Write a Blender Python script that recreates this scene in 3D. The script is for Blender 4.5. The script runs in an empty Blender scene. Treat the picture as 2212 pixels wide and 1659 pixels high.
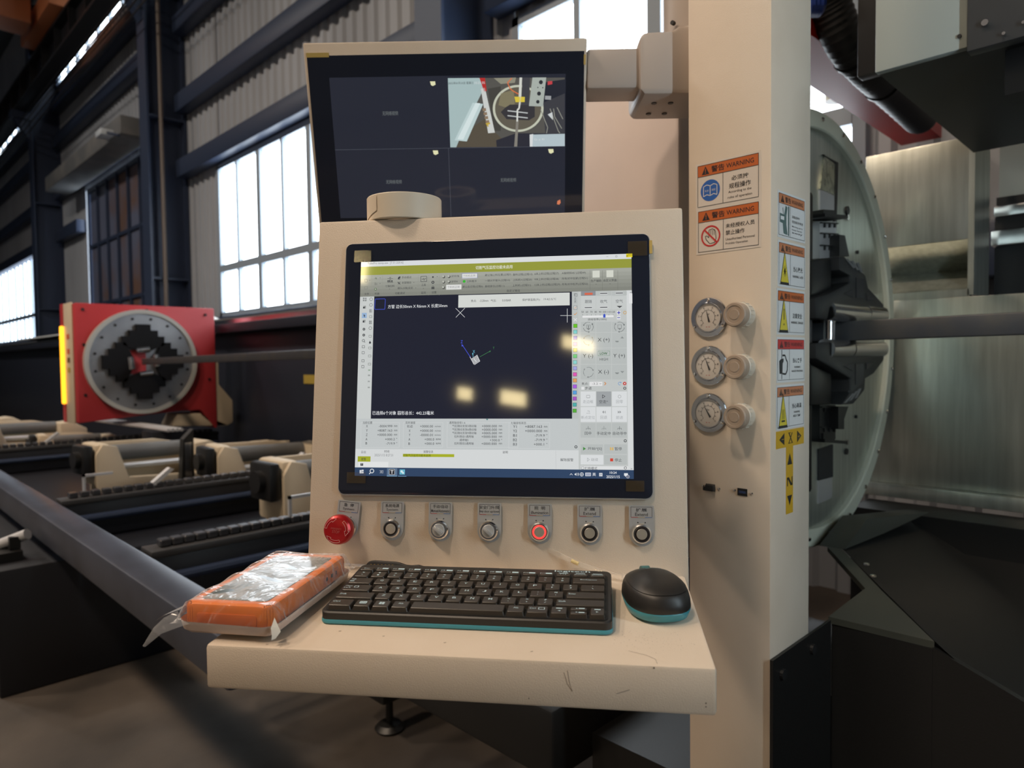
import bpy, bmesh, math, random
from mathutils import Vector, Matrix
random.seed(7)
scene = bpy.context.scene
COL = scene.collection
# ------------------------------------------------------------------ camera
F, CX, CY = 1500.0, 1106.0, 829.5
CAM = Vector((0, 0, 1.35))
_th, _p, _r = math.radians(44.73), math.atan(54.5/1500), 0.0115
_f0 = Vector((-math.cos(_th), math.sin(_th), 0)); _z = Vector((0, 0, 1)); _r0 = Vector((math.sin(_th), math.cos(_th), 0))
FW = _f0*math.cos(_p) - _z*math.sin(_p); _u0 = _f0*math.sin(_p) + _z*math.cos(_p)
RT = _r0*math.cos(_r) - _u0*math.sin(_r); UP = _r0*math.sin(_r) + _u0*math.cos(_r)
cd = bpy.data.cameras.new('camera'); cam = bpy.data.objects.new('camera', cd); COL.objects.link(cam)
m3 = Matrix((RT, UP, -FW)).transposed()
cam.matrix_world = Matrix.Translation(CAM) @ m3.to_4x4()
cd.sensor_width = 36; cd.lens = 36*F/2212; cd.clip_start = .02; cd.clip_end = 300
cd.dof.use_dof = True; cd.dof.focus_distance = .84; cd.dof.aperture_fstop = 6.5
scene.camera = cam
# ------------------------------------------------------------------ world and exposure
w = bpy.data.worlds.new('world'); scene.world = w; w.use_nodes = True
w.node_tree.nodes['Background'].inputs[0].default_value = (.80, .90, 1.0, 1)
w.node_tree.nodes['Background'].inputs[1].default_value = 4.0
vs = scene.view_settings
vs.view_transform = 'Standard'; vs.look = 'None'; vs.gamma = 1; vs.use_curve_mapping = False; vs.exposure = 0.0
LAMP_W = 230.0          # each warm high bay lamp
LED_W = 10.5            # cool work light of the machine
WIN_L = 6.5             # daylight in the window panes
OPP_L = 30.0             # low sun in the added panes that reflect in the screen
cy_ = scene.cycles
cy_.use_denoising = True; cy_.max_bounces = 5; cy_.diffuse_bounces = 3; cy_.glossy_bounces = 3; cy_.transmission_bounces = 4; cy_.transparent_max_bounces = 8; cy_.sample_clamp_indirect = 6
cy_.use_light_tree = False; cy_.adaptive_threshold = .02; cy_.caustics_reflective = False; cy_.caustics_refractive = False

def ray(px, py): return FW + (px-CX)/F*RT + (CY-py)/F*UP
def PL(px, py, ax, v):
    d = ray(px, py); return CAM + d*((v-CAM[ax])/d[ax])
def AT(px, py, dep): return CAM + ray(px, py)*dep
# ------------------------------------------------------------------ materials
def lin(c):
    f = lambda v: (v/255/12.92) if v <= 10 else ((v/255+.055)/1.055)**2.4
    return (f(c[0]), f(c[1]), f(c[2]), 1)
MATS = {}
def mat(name, col, rough=.5, metal=0, spec=.5, bump=None, mix=None, emit=None, coat=0, aniso=None):
    if name in MATS: return MATS[name]
    m = bpy.data.materials.new(name); m.use_nodes = True; nt = m.node_tree; b = nt.nodes['Principled BSDF']
    c = (*col, 1) if len(col) == 3 else col
    b.inputs['Base Color'].default_value = c; b.inputs['Roughness'].default_value = rough
    b.inputs['Metallic'].default_value = metal; b.inputs['Specular IOR Level'].default_value = spec
    if coat: b.inputs['Coat Weight'].default_value = coat; b.inputs['Coat Roughness'].default_value = .05
    if emit: b.inputs['Emission Color'].default_value = emit[0]; b.inputs['Emission Strength'].default_value = emit[1]
    if bump or mix:
        tc = nt.nodes.new('ShaderNodeTexCoord')
    if bump:
        n = nt.nodes.new('ShaderNodeTexNoise'); n.inputs['Scale'].default_value = bump[0]; n.inputs['Detail'].default_value = 2
        bp = nt.nodes.new('ShaderNodeBump'); bp.inputs['Strength'].default_value = bump[1]; bp.inputs['Distance'].default_value = bump[2] if len(bump) > 2 else .002
        nt.links.new(tc.outputs['Object'], n.inputs['Vector']); nt.links.new(n.outputs['Fac'], bp.inputs['Height']); nt.links.new(bp.outputs['Normal'], b.inputs['Normal'])
    if mix:   # (scale, colour2, lo, hi, (sx,sy,sz))
        mp = nt.nodes.new('ShaderNodeMapping'); mp.inputs['Scale'].default_value = mix[4] if len(mix) > 4 else (1, 1, 1)
        n = nt.nodes.new('ShaderNodeTexNoise'); n.inputs['Scale'].default_value = mix[0]; n.inputs['Detail'].default_value = 5
        r = nt.nodes.new('ShaderNodeMapRange'); r.inputs[1].default_value = mix[2]; r.inputs[2].default_value = mix[3]
        x = nt.nodes.new('ShaderNodeMix'); x.data_type = 'RGBA'; x.inputs[6].default_value = c; x.inputs[7].default_value = (*mix[1], 1)
        nt.links.new(tc.outputs['Object'], mp.inputs[0]); nt.links.new(mp.outputs[0], n.inputs['Vector'])
        nt.links.new(n.outputs['Fac'], r.inputs[0]); nt.links.new(r.outputs[0], x.inputs[0]); nt.links.new(x.outputs[2], b.inputs['Base Color'])
    MATS[name] = m; return m
def film(name, col, alpha, rough, bump=None):
    m = bpy.data.materials.new(name); m.use_nodes = True; nt = m.node_tree; nt.nodes.clear()
    out = nt.nodes.new('ShaderNodeOutputMaterial'); mx = nt.nodes.new('ShaderNodeMixShader'); tr = nt.nodes.new('ShaderNodeBsdfTransparent')
    b = nt.nodes.new('ShaderNodeBsdfPrincipled'); b.inputs['Base Color'].default_value = (*col, 1); b.inputs['Roughness'].default_value = rough
    b.inputs['Specular IOR Level'].default_value = .8
    fr = nt.nodes.new('ShaderNodeLayerWeight'); fr.inputs[0].default_value = .5
    pw = nt.nodes.new('ShaderNodeMath'); pw.operation = 'POWER'; pw.inputs[1].default_value = 3.0
    mr = nt.nodes.new('ShaderNodeMapRange'); mr.inputs[3].default_value = alpha; mr.inputs[4].default_value = .9
    nt.links.new(fr.outputs['Facing'], pw.inputs[0]); nt.links.new(pw.outputs[0], mr.inputs[0]); nt.links.new(mr.outputs[0], mx.inputs[0])
    nt.links.new(tr.outputs[0], mx.inputs[1]); nt.links.new(b.outputs[0], mx.inputs[2]); nt.links.new(mx.outputs[0], out.inputs[0])
    if bump:
        tc = nt.nodes.new('ShaderNodeTexCoord'); n = nt.nodes.new('ShaderNodeTexNoise'); n.inputs['Scale'].default_value = bump[0]; n.inputs['Distortion'].default_value = 1.5
        bp = nt.nodes.new('ShaderNodeBump'); bp.inputs['Strength'].default_value = bump[1]; bp.inputs['Distance'].default_value = bump[2]
        nt.links.new(tc.outputs['Object'], n.inputs['Vector']); nt.links.new(n.outputs['Fac'], bp.inputs['Height'])
        nt.links.new(bp.outputs['Normal'], b.inputs['Normal']); nt.links.new(bp.outputs['Normal'], fr.inputs['Normal'])
    return m
CREAM = mat('cream_powder_coat', (.72, .61, .495), .40, bump=(900, .4, .0006), mix=(9, (.68, .57, .455), .35, .75))
CREAM2 = mat('cream_machine_paint', (.64, .54, .40), .5)
NAVY = mat('navy_steel_paint', (.030, .045, .088), .45, bump=(60, .1))
NAVYD = mat('dark_machine_paint', (.014, .015, .019), .5)
BLACK = mat('black_plastic', (.012, .012, .013), .45)
BLACKM = mat('black_matt_steel', (.008, .008, .008), .42, bump=(300, .1))
JAW = mat('black_cast_steel', (.022, .023, .024), .5)
STEEL = mat('brushed_stainless', (.62, .64, .57), .32, .75, mix=(6, (.47, .49, .43), .35, .7, (8, 8, .6)), bump=(40, .06, .004))
CHROME = mat('chrome', (.85, .84, .82), .08, 1)
BRIGHT = mat('bright_machined_steel', (.75, .76, .78), .2, 1)
SILVER = mat('satin_silver', (.78, .79, .82), .38, .5)
ALU = mat('brushed_aluminium', (.60, .60, .61), .38, .6)
PALE = mat('pale_ring_paint', (.66, .68, .56), .5)
RED = mat('machine_red_paint', (.52, .045, .055), .4)
REDB = mat('gantry_red_paint', (.55, .018, .012), .45)
RAW = mat('raw_steel_tube', (.066, .070, .080), .42, .3, mix=(20, (.085, .083, .08), .4, .7))
GREYP = mat('grey_cover_paint', (.36, .40, .38), .45)
# ------------------------------------------------------------------ mesh builder
class B:
    def __init__(s): s.bm = bmesh.new()
    def box(s, x0, x1, y0, y1, z0, z1, M=None, bev=0, seg=2):
        t = bmesh.new(); bmesh.ops.create_cube(t, size=1)
        for v in t.verts: v.co = Vector(((x0+x1)/2+v.co.x*(x1-x0), (y0+y1)/2+v.co.y*(y1-y0), (z0+z1)/2+v.co.z*(z1-z0)))
        if bev: bmesh.ops.bevel(t, geom=t.edges[:], offset=bev, segments=seg, affect='EDGES', profile=.5)
        s._add(t, M); return s
    def _add(s, t, M):
        if M is not None: bmesh.ops.transform(t, matrix=M, verts=t.verts)
        me = bpy.data.meshes.new('t'); t.to_mesh(me); t.free(); s.bm.from_mesh(me); bpy.data.meshes.remove(me)
    def prism(s, pts, h0, h1, M=None, bev=0, seg=2):
        t = bmesh.new(); a = [t.verts.new((p[0], p[1], h0)) for p in pts]; b = [t.verts.new((p[0], p[1], h1)) for p in pts]
        n = len(pts); top = t.faces.new(b); t.faces.new(a[::-1])
        for i in range(n): t.faces.new((a[i], a[(i+1) % n], b[(i+1) % n], b[i]))
        bmesh.ops.recalc_face_normals(t, faces=t.faces)
        if bev: bmesh.ops.bevel(t, geom=[e for e in t.edges], offset=bev, segments=seg, affect='EDGES', profile=.5)
        s._add(t, M); return s
    def lathe(s, prof, M=None, seg=32, close=False):
        t = bmesh.new(); rings = []
        for r, z in prof:
            rings.append([t.verts.new((max(r, 1e-6)*math.cos(2*math.pi*i/seg), max(r, 1e-6)*math.sin(2*math.pi*i/seg), z)) for i in range(seg)])
        if close: rings.append(rings[0])
        for a, b in zip(rings, rings[1:]):
            for i in range(seg): t.faces.new((a[i], a[(i+1) % seg], b[(i+1) % seg], b[i]))
        if not close: bmesh.ops.remove_doubles(t, verts=t.verts, dist=2e-6)
        bmesh.ops.recalc_face_normals(t, faces=t.faces)
        s._add(t, M); return s
    def cyl(s, p0, p1, r, r2=None, seg=20):
        p0, p1 = Vector(p0), Vector(p1); d = p1-p0; L = d.length; r2 = r if r2 is None else r2
        M = Matrix.Translation(p0) @ d.to_track_quat('Z', 'Y').to_matrix().to_4x4()
        return s.lathe([(0, 0), (r, 0), (r2, L), (0, L)], M, seg)
    def tube(s, path, r, seg=10, caps=True):
        t = bmesh.new(); path = [Vector(p) for p in path]; rs = r if isinstance(r, (list, tuple)) else [r]*len(path)
        prev = None; rings = []
        for i, p in enumerate(path):
            d = (path[min(i+1, len(path)-1)]-path[max(i-1, 0)]).normalized()
            if prev is None: x = d.orthogonal().normalized()
            else: x = (prev - d*prev.dot(d)).normalized()
            prev = x; y = d.cross(x)
            rings.append([t.verts.new(p+(x*math.cos(2*math.pi*k/seg)+y*math.sin(2*math.pi*k/seg))*rs[i]) for k in range(seg)])
        for a, b in zip(rings, rings[1:]):
            for k in range(seg): t.faces.new((a[k], a[(k+1) % seg], b[(k+1) % seg], b[k]))
        if caps: t.faces.new(rings[0][::-1]); t.faces.new(rings[-1])
        bmesh.ops.recalc_face_normals(t, faces=t.faces); s._add(t, None); return s
    def poly(s, pts):
        s.bm.faces.new([s.bm.verts.new(p) for p in pts]); return s
    def hexa(s, q):   # 8 points: bottom loop then top loop
        t = bmesh.new(); v = [t.verts.new(p) for p in q]
        for f in ((0, 1, 2, 3), (7, 6, 5, 4), (0, 4, 5, 1), (1, 5, 6, 2), (2, 6, 7, 3), (3, 7, 4, 0)): t.faces.new([v[i] for i in f])
        bmesh.ops.recalc_face_normals(t, faces=t.faces); s._add(t, None); return s
    def build(s, name, m, parent=None, smooth=25, label=None):
        me = bpy.data.meshes.new(name); s.bm.to_mesh(me); s.bm.free()
        if smooth:
            me.shade_smooth(); me.set_sharp_from_angle(angle=math.radians(smooth))
        return link(name, me, m, parent, label)
def link(name, me, m, parent=None, label=None):
    o = bpy.data.objects.new(name, me)
    if m and len(me.materials) == 0: me.materials.append(m)
    COL.objects.link(o)
    if parent: o.parent = parent
    if label: o['label'] = label
    return o
def thing(name, label, cat, loc=(0, 0, 0), rotz=0, group=None):
    o = bpy.data.objects.new(name, None); COL.objects.link(o); o.location = loc; o.rotation_euler = (0, 0, rotz); o.empty_display_size = .05
    o['label'] = label; o['category'] = cat
    if group: o['group'] = group
    return o
def tag(o, label, cat, group=None):
    o['label'] = label; o['category'] = cat
    if group: o['group'] = group
    return o
def struct(o): o['kind'] = 'structure'; return o
def T(x, y, z): return Matrix.Translation((x, y, z))
def frame(o, x, y):   # matrix with local x, y axes and outward z
    x = Vector(x).normalized(); y = Vector(y).normalized(); z = x.cross(y)
    M = Matrix((x, y, z)).transposed().to_4x4(); M.translation = Vector(o); return M
def cpath(pts, n=8):  # smooth path
    pts = [Vector(p) for p in pts]; out = []
    for i in range(len(pts)-1):
        p0, p1, p2, p3 = pts[max(i-1, 0)], pts[i], pts[i+1], pts[min(i+2, len(pts)-1)]
        for k in range(n):
            t = k/n
            out.append(.5*((2*p1)+(p2-p0)*t+(2*p0-5*p1+4*p2-p3)*t*t+(3*p1-p0-3*p2+p3)*t**3))
    return out+[pts[-1]]
# flat print: text, lines and patches in a 2D frame
_tc = bpy.data.curves.new('lettering', 'FONT'); _to = bpy.data.objects.new('lettering', _tc); _tc.resolution_u = 2
_cache = {}
def glyphs(s, bold=0, shear=0):
    k = (s, bold, shear)
    if k not in _cache:
        _tc.body = s; _tc.offset = bold; _tc.shear = shear
        me = _to.to_mesh(); vv = [(v.co.x, v.co.y) for v in me.vertices]; ff = [tuple(p.vertices) for p in me.polygons]; _to.to_mesh_clear()
        _cache[k] = (vv, ff)
    return _cache[k]
class Print:
    def __init__(s): s.d = {}
    def _a(s, m, vv, ff):
        V, Fc = s.d.setdefault(m, ([], [])); n = len(V); V.extend(vv); Fc.extend([tuple(i+n for i in f) for f in ff])
    def poly(s, m, pts, h=0): s._a(m, [(p[0], p[1], h) for p in pts], [tuple(range(len(pts)))])
    def rect(s, m, x0, y0, x1, y1, h=0):
        if x1 < x0: x0, x1 = x1, x0
        if y1 < y0: y0, y1 = y1, y0
        s.poly(m, [(x0, y0), (x1, y0), (x1, y1), (x0, y1)], h)
    def line(s, m, a, b, wd, h=0):
        dx, dy = b[0]-a[0], b[1]-a[1]; L = math.hypot(dx, dy) or 1; nx, ny = -dy/L*wd/2, dx/L*wd/2
        s.poly(m, [(a[0]+nx, a[1]+ny), (a[0]-nx, a[1]-ny), (b[0]-nx, b[1]-ny), (b[0]+nx, b[1]+ny)], h)
    def path(s, m, pts, wd, h=0, close=False):
        if close: pts = list(pts)+[pts[0]]
        for a, b in zip(pts, pts[1:]): s.line(m, a, b, wd, h)
    def frame(s, m, x0, y0, x1, y1, wd, h=0): s.path(m, [(x0, y0), (x1, y0), (x1, y1), (x0, y1)], wd, h, True)
    def disc(s, m, c, r, h=0, n=24, ry=None):
        ry = r if ry is None else ry
        s.poly(m, [(c[0]+r*math.cos(2*math.pi*i/n), c[1]+ry*math.sin(2*math.pi*i/n)) for i in range(n)], h)
    def ring(s, m, c, r, wd, h=0, n=28, a0=0, a1=360, ry=None):
        q = 1 if ry is None else ry/r; k = max(4, int(n*abs(a1-a0)/360)); vv = []; ff = []
        for i in range(k+1):
            a = math.radians(a0+(a1-a0)*i/k)
            vv += [(c[0]+(r-wd/2)*math.cos(a), c[1]+(r-wd/2)*math.sin(a)*q, h), (c[0]+(r+wd/2)*math.cos(a), c[1]+(r+wd/2)*math.sin(a)*q, h)]
        for i in range(k): ff.append((2*i, 2*i+1, 2*i+3, 2*i+2))
        s._a(m, vv, ff)
    def arrowarc(s, m, c, r, wd, a0, a1, h=0):
        s.ring(m, c, r, wd, h, a0=a0, a1=a1); a = math.radians(a1); sg = 1 if a1 > a0 else -1
        e = (c[0]+r*math.cos(a), c[1]+r*math.sin(a)); tx, ty = -math.sin(a)*sg, math.cos(a)*sg; nx, ny = math.cos(a), math.sin(a); q = wd*1.9
        s.poly(m, [(e[0]+nx*q, e[1]+ny*q), (e[0]-nx*q, e[1]-ny*q), (e[0]+tx*q*1.6, e[1]+ty*q*1.6)], h)
    def text(s, m, t, x0, x1, yc, ht, h=0, bold=0, shear=0, fixw=True, M2=None):
        vv, ff = glyphs(t, bold, shear)
        if not vv: return
        a0 = min(v[0] for v in vv); a1 = max(v[0] for v in vv); b0 = min(v[1] for v in vv); b1 = max(v[1] for v in vv)
        if x1 < x0: x0, x1 = x1, x0
        sy = ht/(b1-b0 or 1); sx = (x1-x0)/(a1-a0 or 1)
        if not fixw: sx = sy; mid = (x0+x1)/2; x0 = mid-(a1-a0)*sx/2
        s._a(m, [(x0+(v[0]-a0)*sx, yc+(v[1]-(b0+b1)/2)*sy, h) for v in vv], ff)
    def build(s, parent, M, names=None, default='print', merge=True):
        if not s.d: return []
        V, Fc, mi, ms = [], [], [], []
        for m, (v, f) in s.d.items():
            n = len(V); V.extend(v); Fc.extend([tuple(i+n for i in q) for q in f]); mi.extend([len(ms)]*len(f)); ms.append(m)
        me = bpy.data.meshes.new(default); me.from_pydata([M @ Vector(v) for v in V], [], Fc)
        for m in ms: me.materials.append(m)
        me.polygons.foreach_set('material_index', mi); me.update()
        o = link(default, me, None, parent); o['kind'] = 'stuff'; return [o]
# ================================================================== SETTING
YW = 4.1
FLOORM = mat('oily_concrete', (.105, .086, .07), .55, bump=(14, .2, .01), mix=(1.3, (.05, .042, .036), .4, .62))
CLAD = mat('grey_beige_cladding', (.37, .395, .44), .55, mix=(.8, (.28, .30, .335), .4, .7, (1, 1, .3)))
ROOFM = mat('dark_roof_sheet', (.10, .11, .12), .7)
HALLW = mat('hall_wall_sheet', (.20, .21, .23), .7)
PANE = mat('bright_daylight_pane', (.8, .85, .9), .2, emit=((.86, .94, 1.0, 1), WIN_L))
SUNPANE = mat('added_sun_pane', (.8, .7, .5), .3, emit=((1.0, .80, .42, 1), OPP_L))
FRAMEM = mat('painted_window_frame', (.30, .36, .43), .5)
b = B(); b.box(-44, 9, -9, 4.3, -.12, 0); struct(b.build('floor', FLOORM))
b = B(); b.box(-44, 9, -9, 4.3, 10.5, 10.7); struct(b.build('ceiling', ROOFM))
for nm, bx in (('wall_left', (-44.2, -44, -9, 4.3)), ('wall_right', (9, 9.2, -9, 4.3)), ('wall_front', (-44, 9, -9.2, -9))):
    b = B(); b.box(*bx, 0, 10.5); struct(b.build(nm, HALLW))
OPEN = [(-9.95, -4.75, 1.98, 4.12), (-29.0, -21.3, 1.98, 4.42), (-4.02, -1.34, 1.98, 4.08), (-33.0, -6.0, 7.72, 8.06), (-16.85, -12.5, 0, 5.0)]
def corrugated(x0, x1, z0, z1):
    vv, ff = [], []; p, d = .2, .035; xs = []; n0 = math.floor(x0/p)
    x = n0*p
    while x < x1+p:
        for fx, dy in ((0, 0), (.09, 0), (.115, -d), (.175, -d)):
            xs.append((x+fx, dy))
        x += p
    xs = [(min(max(a, x0), x1), dy) for a, dy in xs if x0-.09 < a < x1+.09]
    for a, dy in xs: vv += [(a, YW+dy, z0), (a, YW+dy, z1)]
    for i in range(len(xs)-1): ff.append((2*i, 2*i+2, 2*i+3, 2*i+1))
    me = bpy.data.meshes.new('cladding_sheet'); me.from_pydata(vv, [], ff); me.update(); return me
WB = struct(link('wall_back', corrugated(-44, 9, 8.06, 10.5), CLAD))
xc = sorted({-44, 9, -33.0, -19.1, -11.27, -4.35, 3.0} | {v for o in OPEN for v in o[:2]})
for x0, x1 in zip(xc, xc[1:]):
    zs = sorted([(o[2], o[3]) for o in OPEN if o[0] < (x0+x1)/2 < o[1]]); z = 0
    for a, c in zs+[(8.06, 8.06)]:
        if a-z > .05: link('cladding_sheet', corrugated(x0, x1, z, a), CLAD, WB)
        z = c
for zc, x0, x1 in ((4.27, -44, -16.9), (4.27, -11.1, 8), (5.24, -44, 8), (6.4, -44, 8), (7.2, -44, 8), (1.84, -44, -16.9), (1.84, -11.1, 8)):
    for a, c in ((-44, -33.2), (-32.9, -19.3), (-18.8, -11.45), (-11.1, -4.5), (-4.2, 3), (3, 8)):
        a2, c2 = max(a, x0), min(c, x1)
        if c2-a2 > .5: B().box(a2, c2, 3.88, 4.06, zc-.13, zc+.13, bev=.01).build('girt', NAVY, WB)
# outdoor door gap: a pale outdoor yard wall would be overexposed, the sky stands there
def window(n, x0, x1, z0, z1, y, cols, transoms, pm, face=-1, fw=.07, thick=None):
    b = B(); d0, d1 = (y-.07, y+.03)
    b.box(x0, x1, d0, d1, z0, z0+fw).box(x0, x1, d0, d1, z1-fw, z1).box(x0, x0+fw, d0, d1, z0, z1).box(x1-fw, x1, d0, d1, z0, z1)
    w = struct(b.build('window_%d' % n, FRAMEM))
    xs = [x0+(x1-x0)*i/cols for i in range(cols+1)]; zz = [z0]+list(transoms)+[z1]
    for i, x in enumerate(xs[1:-1]):
        t = .055 if (i+1) % 2 == 0 else .03
        B().box(x-t, x+t, d0, d1, z0+fw, z1-fw).build('mullion', FRAMEM, w)
    for t in transoms: B().box(x0+fw, x1-fw, d0-.005, d1+.005, t-.05, t+.05).build('transom', FRAMEM, w)
    for xa, xb in zip(xs, xs[1:]):
        for za, zb in zip(zz, zz[1:]):
            B().box(xa+.02, xb-.02, y-.012, y, za+.03, zb-.03).build('pane', pm, w)
    return w
window(1, -9.95, -4.75, 1.98, 4.12, YW, 8, [2.66], PANE)
window(2, -29.0, -21.3, 1.98, 4.42, YW, 14, [2.66], PANE)
window(3, -4.02, -1.34, 1.98, 4.08, YW, 4, [2.66], PANE)
window(4, -33.0, -6.0, 7.72, 8.06, YW, 34, [], PANE, fw=.02)
# sunlit patches added as small opposite windows, sized to reflect as warm screen spots
for n, (x0, x1, z0, z1) in enumerate(((3.76, 4.09, 3.60, 3.86), (4.58, 5.15, 3.63, 3.93), (5.85, 6.65, 4.86, 5.16), (1.72, 2.12, 5.25, 5.9))):
    window(5+n, x0, x1, z0, z1, -8.95, 1, [], SUNPANE, fw=.03)
# steel columns of the hall
for i, (x, lab) in enumerate(((-4.44, 'navy steel column behind the top of the upper monitor'), (-11.27, 'wide navy steel column just left of the big bright window'), (-19.0, 'navy steel column at the far left beside the distant window'))):
    t = thing('steel_column', lab, 'column', (x, 0, 0), group='hall columns')
    B().box(-.17, .17, 3.5, 3.53, 0, 9.5).build('flange', NAVY, t); B().box(-.17, .17, 4.03, 4.06, 0, 9.5).build('flange', NAVY, t)
    B().box(-.012, .012, 3.53, 4.03, 0, 9.5).build('web', NAVY, t)
    B().box(-.17, .17, 3.15, 3.5, 6.85, 7.02).hexa([(-.1, 3.2, 6.85), (.1, 3.2, 6.85), (.1, 3.5, 6.85), (-.1, 3.5, 6.85), (-.1, 3.2, 6.86), (.1, 3.2, 6.86), (.1, 3.5, 6.4), (-.1, 3.5, 6.4)]).build('bracket', NAVY, t)
    for zc in (2.6, 5.0): B().box(.0, .17, 3.53, 4.03, zc, zc+.03).build('stiffener', NAVY, t)
PIPE = mat('dull_brown_conduit', (.16, .13, .11), .5)
tag(B().cyl((-11.05, 3.68, 0), (-11.05, 3.68, 7.4), .03).build('conduit_pipe', PIPE), 'thin brown conduit pipe running up the wide navy column', 'pipe')
t = thing('crane_runway', 'dark steel crane runway beam along the upper left wall', 'beam')
B().box(-40, -3, 3.2, 3.5, 7.02, 7.07).box(-40, -3, 3.34, 3.36, 7.07, 7.55).box(-40, -3, 3.2, 3.5, 7.55, 7.6).build('lower_beam', NAVYD, t)
B().box(-40, -3, 3.3, 3.4, 7.6, 7.64).build('rail', NAVYD, t)
B().box(-40, -3, 3.75, 3.95, 8.1, 8.55).build('upper_beam', NAVYD, t)
for i in range(26): B().box(-33+i*1.05, -33+i*1.05+.03, 3.22, 3.48, 7.07, 7.55).build('web_stiffener', NAVYD, t)
for i, zc in enumerate((6.35, 6.5, 6.65, 6.8)):
    tag(B().tube([(x, 3.3, zc - .05*math.sin((x+40)/8*math.pi)**2) for x in range(-40, -4)], .012, 6).build('busbar_cable', BLACK), 'thin dark cable under the crane runway, %s of four' % ('lowest', 'second lowest', 'second highest', 'highest')[i], 'cable', 'runway cables')
ORG = mat('crane_orange_paint', (.55, .18, .07), .5)
t = thing('bridge_crane', 'orange bridge crane girder in the top left corner', 'crane', (-15.6, 0, 7.7))
B().box(-.35, .35, -8.6, 2.9, -.15, .8, bev=.02).build('girder', ORG, t); B().box(-1.2, 1.2, 3.0, 3.7, -.05, .3, bev=.02).build('end_carriage', ORG, t)
B().box(.35, .75, -8.6, 2.6, .55, .6).build('walkway', ORG, t)
# rusty sliding door
RUST = mat('rusty_door_sheet', (.14, .16, .24), .35, mix=(.9, (.17, .10, .075), .46, .64))
b = B(); b.box(-16.5, -16.4, 4.0, 4.08, 0, 4.95).box(-12.5, -12.4, 4.0, 4.08, 0, 4.95).box(-16.5, -12.4, 4.0, 4.08, 4.85, 4.95)
D = struct(b.build('door_1', NAVY))
for i in range(1, 6): B().box(-16.4+i*.65-.03, -16.4+i*.65+.03, 3.98, 4.06, 0, 4.9).build('stile', NAVY, D)
for zc in (1.3, 2.55, 3.75): B().box(-16.4, -12.5, 3.99, 4.05, zc-.03, zc+.03).build('rail', NAVY, D)
for i in range(6):
    for za, zb in ((0, 1.3), (1.3, 2.55), (2.55, 3.75), (3.75, 4.9)):
        B().box(-16.37+i*.65, -15.78+i*.65, 4.03, 4.05, za+.02, zb-.02).build('panel', RUST, D)
GREYB = mat('weathered_grey_steel', (.14, .145, .15), .5, mix=(2, (.22, .21, .2), .45, .7))
tag(B().box(-17.4, -12.2, 3.45, 3.9, 4.98, 5.28, bev=.02).build('door_canopy', GREYB), 'grey steel canopy beam over the rusty sliding door', 'canopy')
t = thing('canopy_lamp', 'small pale lamp on the canopy over the rusty door', 'lamp', (-12.6, 3.351, 5.0))
B().box(-.22, .1, -.1, .1, 0, .1, bev=.02).build('housing', mat('pale_lamp', (.6, .65, .7), .4), t); B().cyl((.05, .0, .05), (.6, .02, -.12), .02).build('arm', NAVY, t)
# ------------------------------------------------------------------ warm high bay lamps over the operator's aisle; last two added to brighten the wall
LH = mat('lamp_housing', (.1, .1, .1), .4); LE = mat('warm_lamp_diffuser', (.9, .8, .65), .4, emit=((1.0, .80, .58, 1), 8))
for i, (x, y) in enumerate(((-2.8, -3.0), (.2, -3.4), (-5.8, -3.0), (-9.8, -2.4), (-14.0, -2.4))):
    t = thing('high_bay_lamp', 'round warm high bay lamp hanging over the aisle, %s in its row' % ('fourth', 'fifth', 'third', 'second (added to brighten the wall)', 'first (added to brighten the wall)')[i], 'lamp', (x, y, 8.3), group='aisle lamps')
    B().lathe([(.0, .42), (.12, .4), (.16, .25), (.42, .02), (.44, 0), (.40, .01), (.0, .03)]).build('reflector', LH, t)
    B().cyl((0, 0, .4), (0, 0, 2.15), .012).build('drop_rod', LH, t)
    B().lathe([(.0, .004), (.38, .004), (.38, .012), (.0, .012)]).build('diffuser', LE, t)
    l = bpy.data.lights.new('lamp_light', 'AREA'); l.shape = 'DISK'; l.size = .76; l.energy = LAMP_W*(1 if i < 3 else .7); l.color = (1.0, .79, .60) if i < 3 else (1.0, .95, .88)
    o = bpy.data.objects.new('lamp_light', l); COL.objects.link(o); o.parent = t; o.location = (0, 0, -.01)
# ================================================================== LEFT MACHINERY
# long machine bed behind the tube
t = thing('machine_bed', 'long dark navy machine bed behind the red chuck unit', 'machine', (0, 0, 0))
BEDM = mat('bed_navy_paint', (.018, .022, .036), .4)
B().box(-26, -1.6, 2.75, 3.3, .15, 1.62, bev=.01).build('bed_body', BEDM, t)
B().box(-26, -1.6, 2.62, 3.3, 1.62, 1.70, bev=.005).build('top_flange', BEDM, t)
B().box(-26, -1.6, 2.66, 2.72, 1.70, 1.74).build('guide_rail', BRIGHT, t)
B().box(-26, -1.6, 2.95, 3.05, 1.70, 1.80).build('gear_rack', GREYB, t)
B().box(-5.15, -4.8, 2.742, 2.75, 1.17, 1.24).build('yellow_plate', mat('yellow_plate', (.45, .33, .06), .5), t)
tag(B().hexa([(-16, 2.64, 1.802), (-7.6, 2.64, 1.802), (-7.6, 3.1, 1.802), (-16, 3.1, 1.802), (-16, 2.66, 1.83), (-7.6, 2.68, 1.815), (-7.9, 3.1, 1.88), (-16, 3.1, 1.86)]).build('pale_sheet', mat('pale_sheet', (.6, .62, .62), .6)), 'pale sheet lying on the machine bed left of the red chuck', 'sheet')
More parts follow.
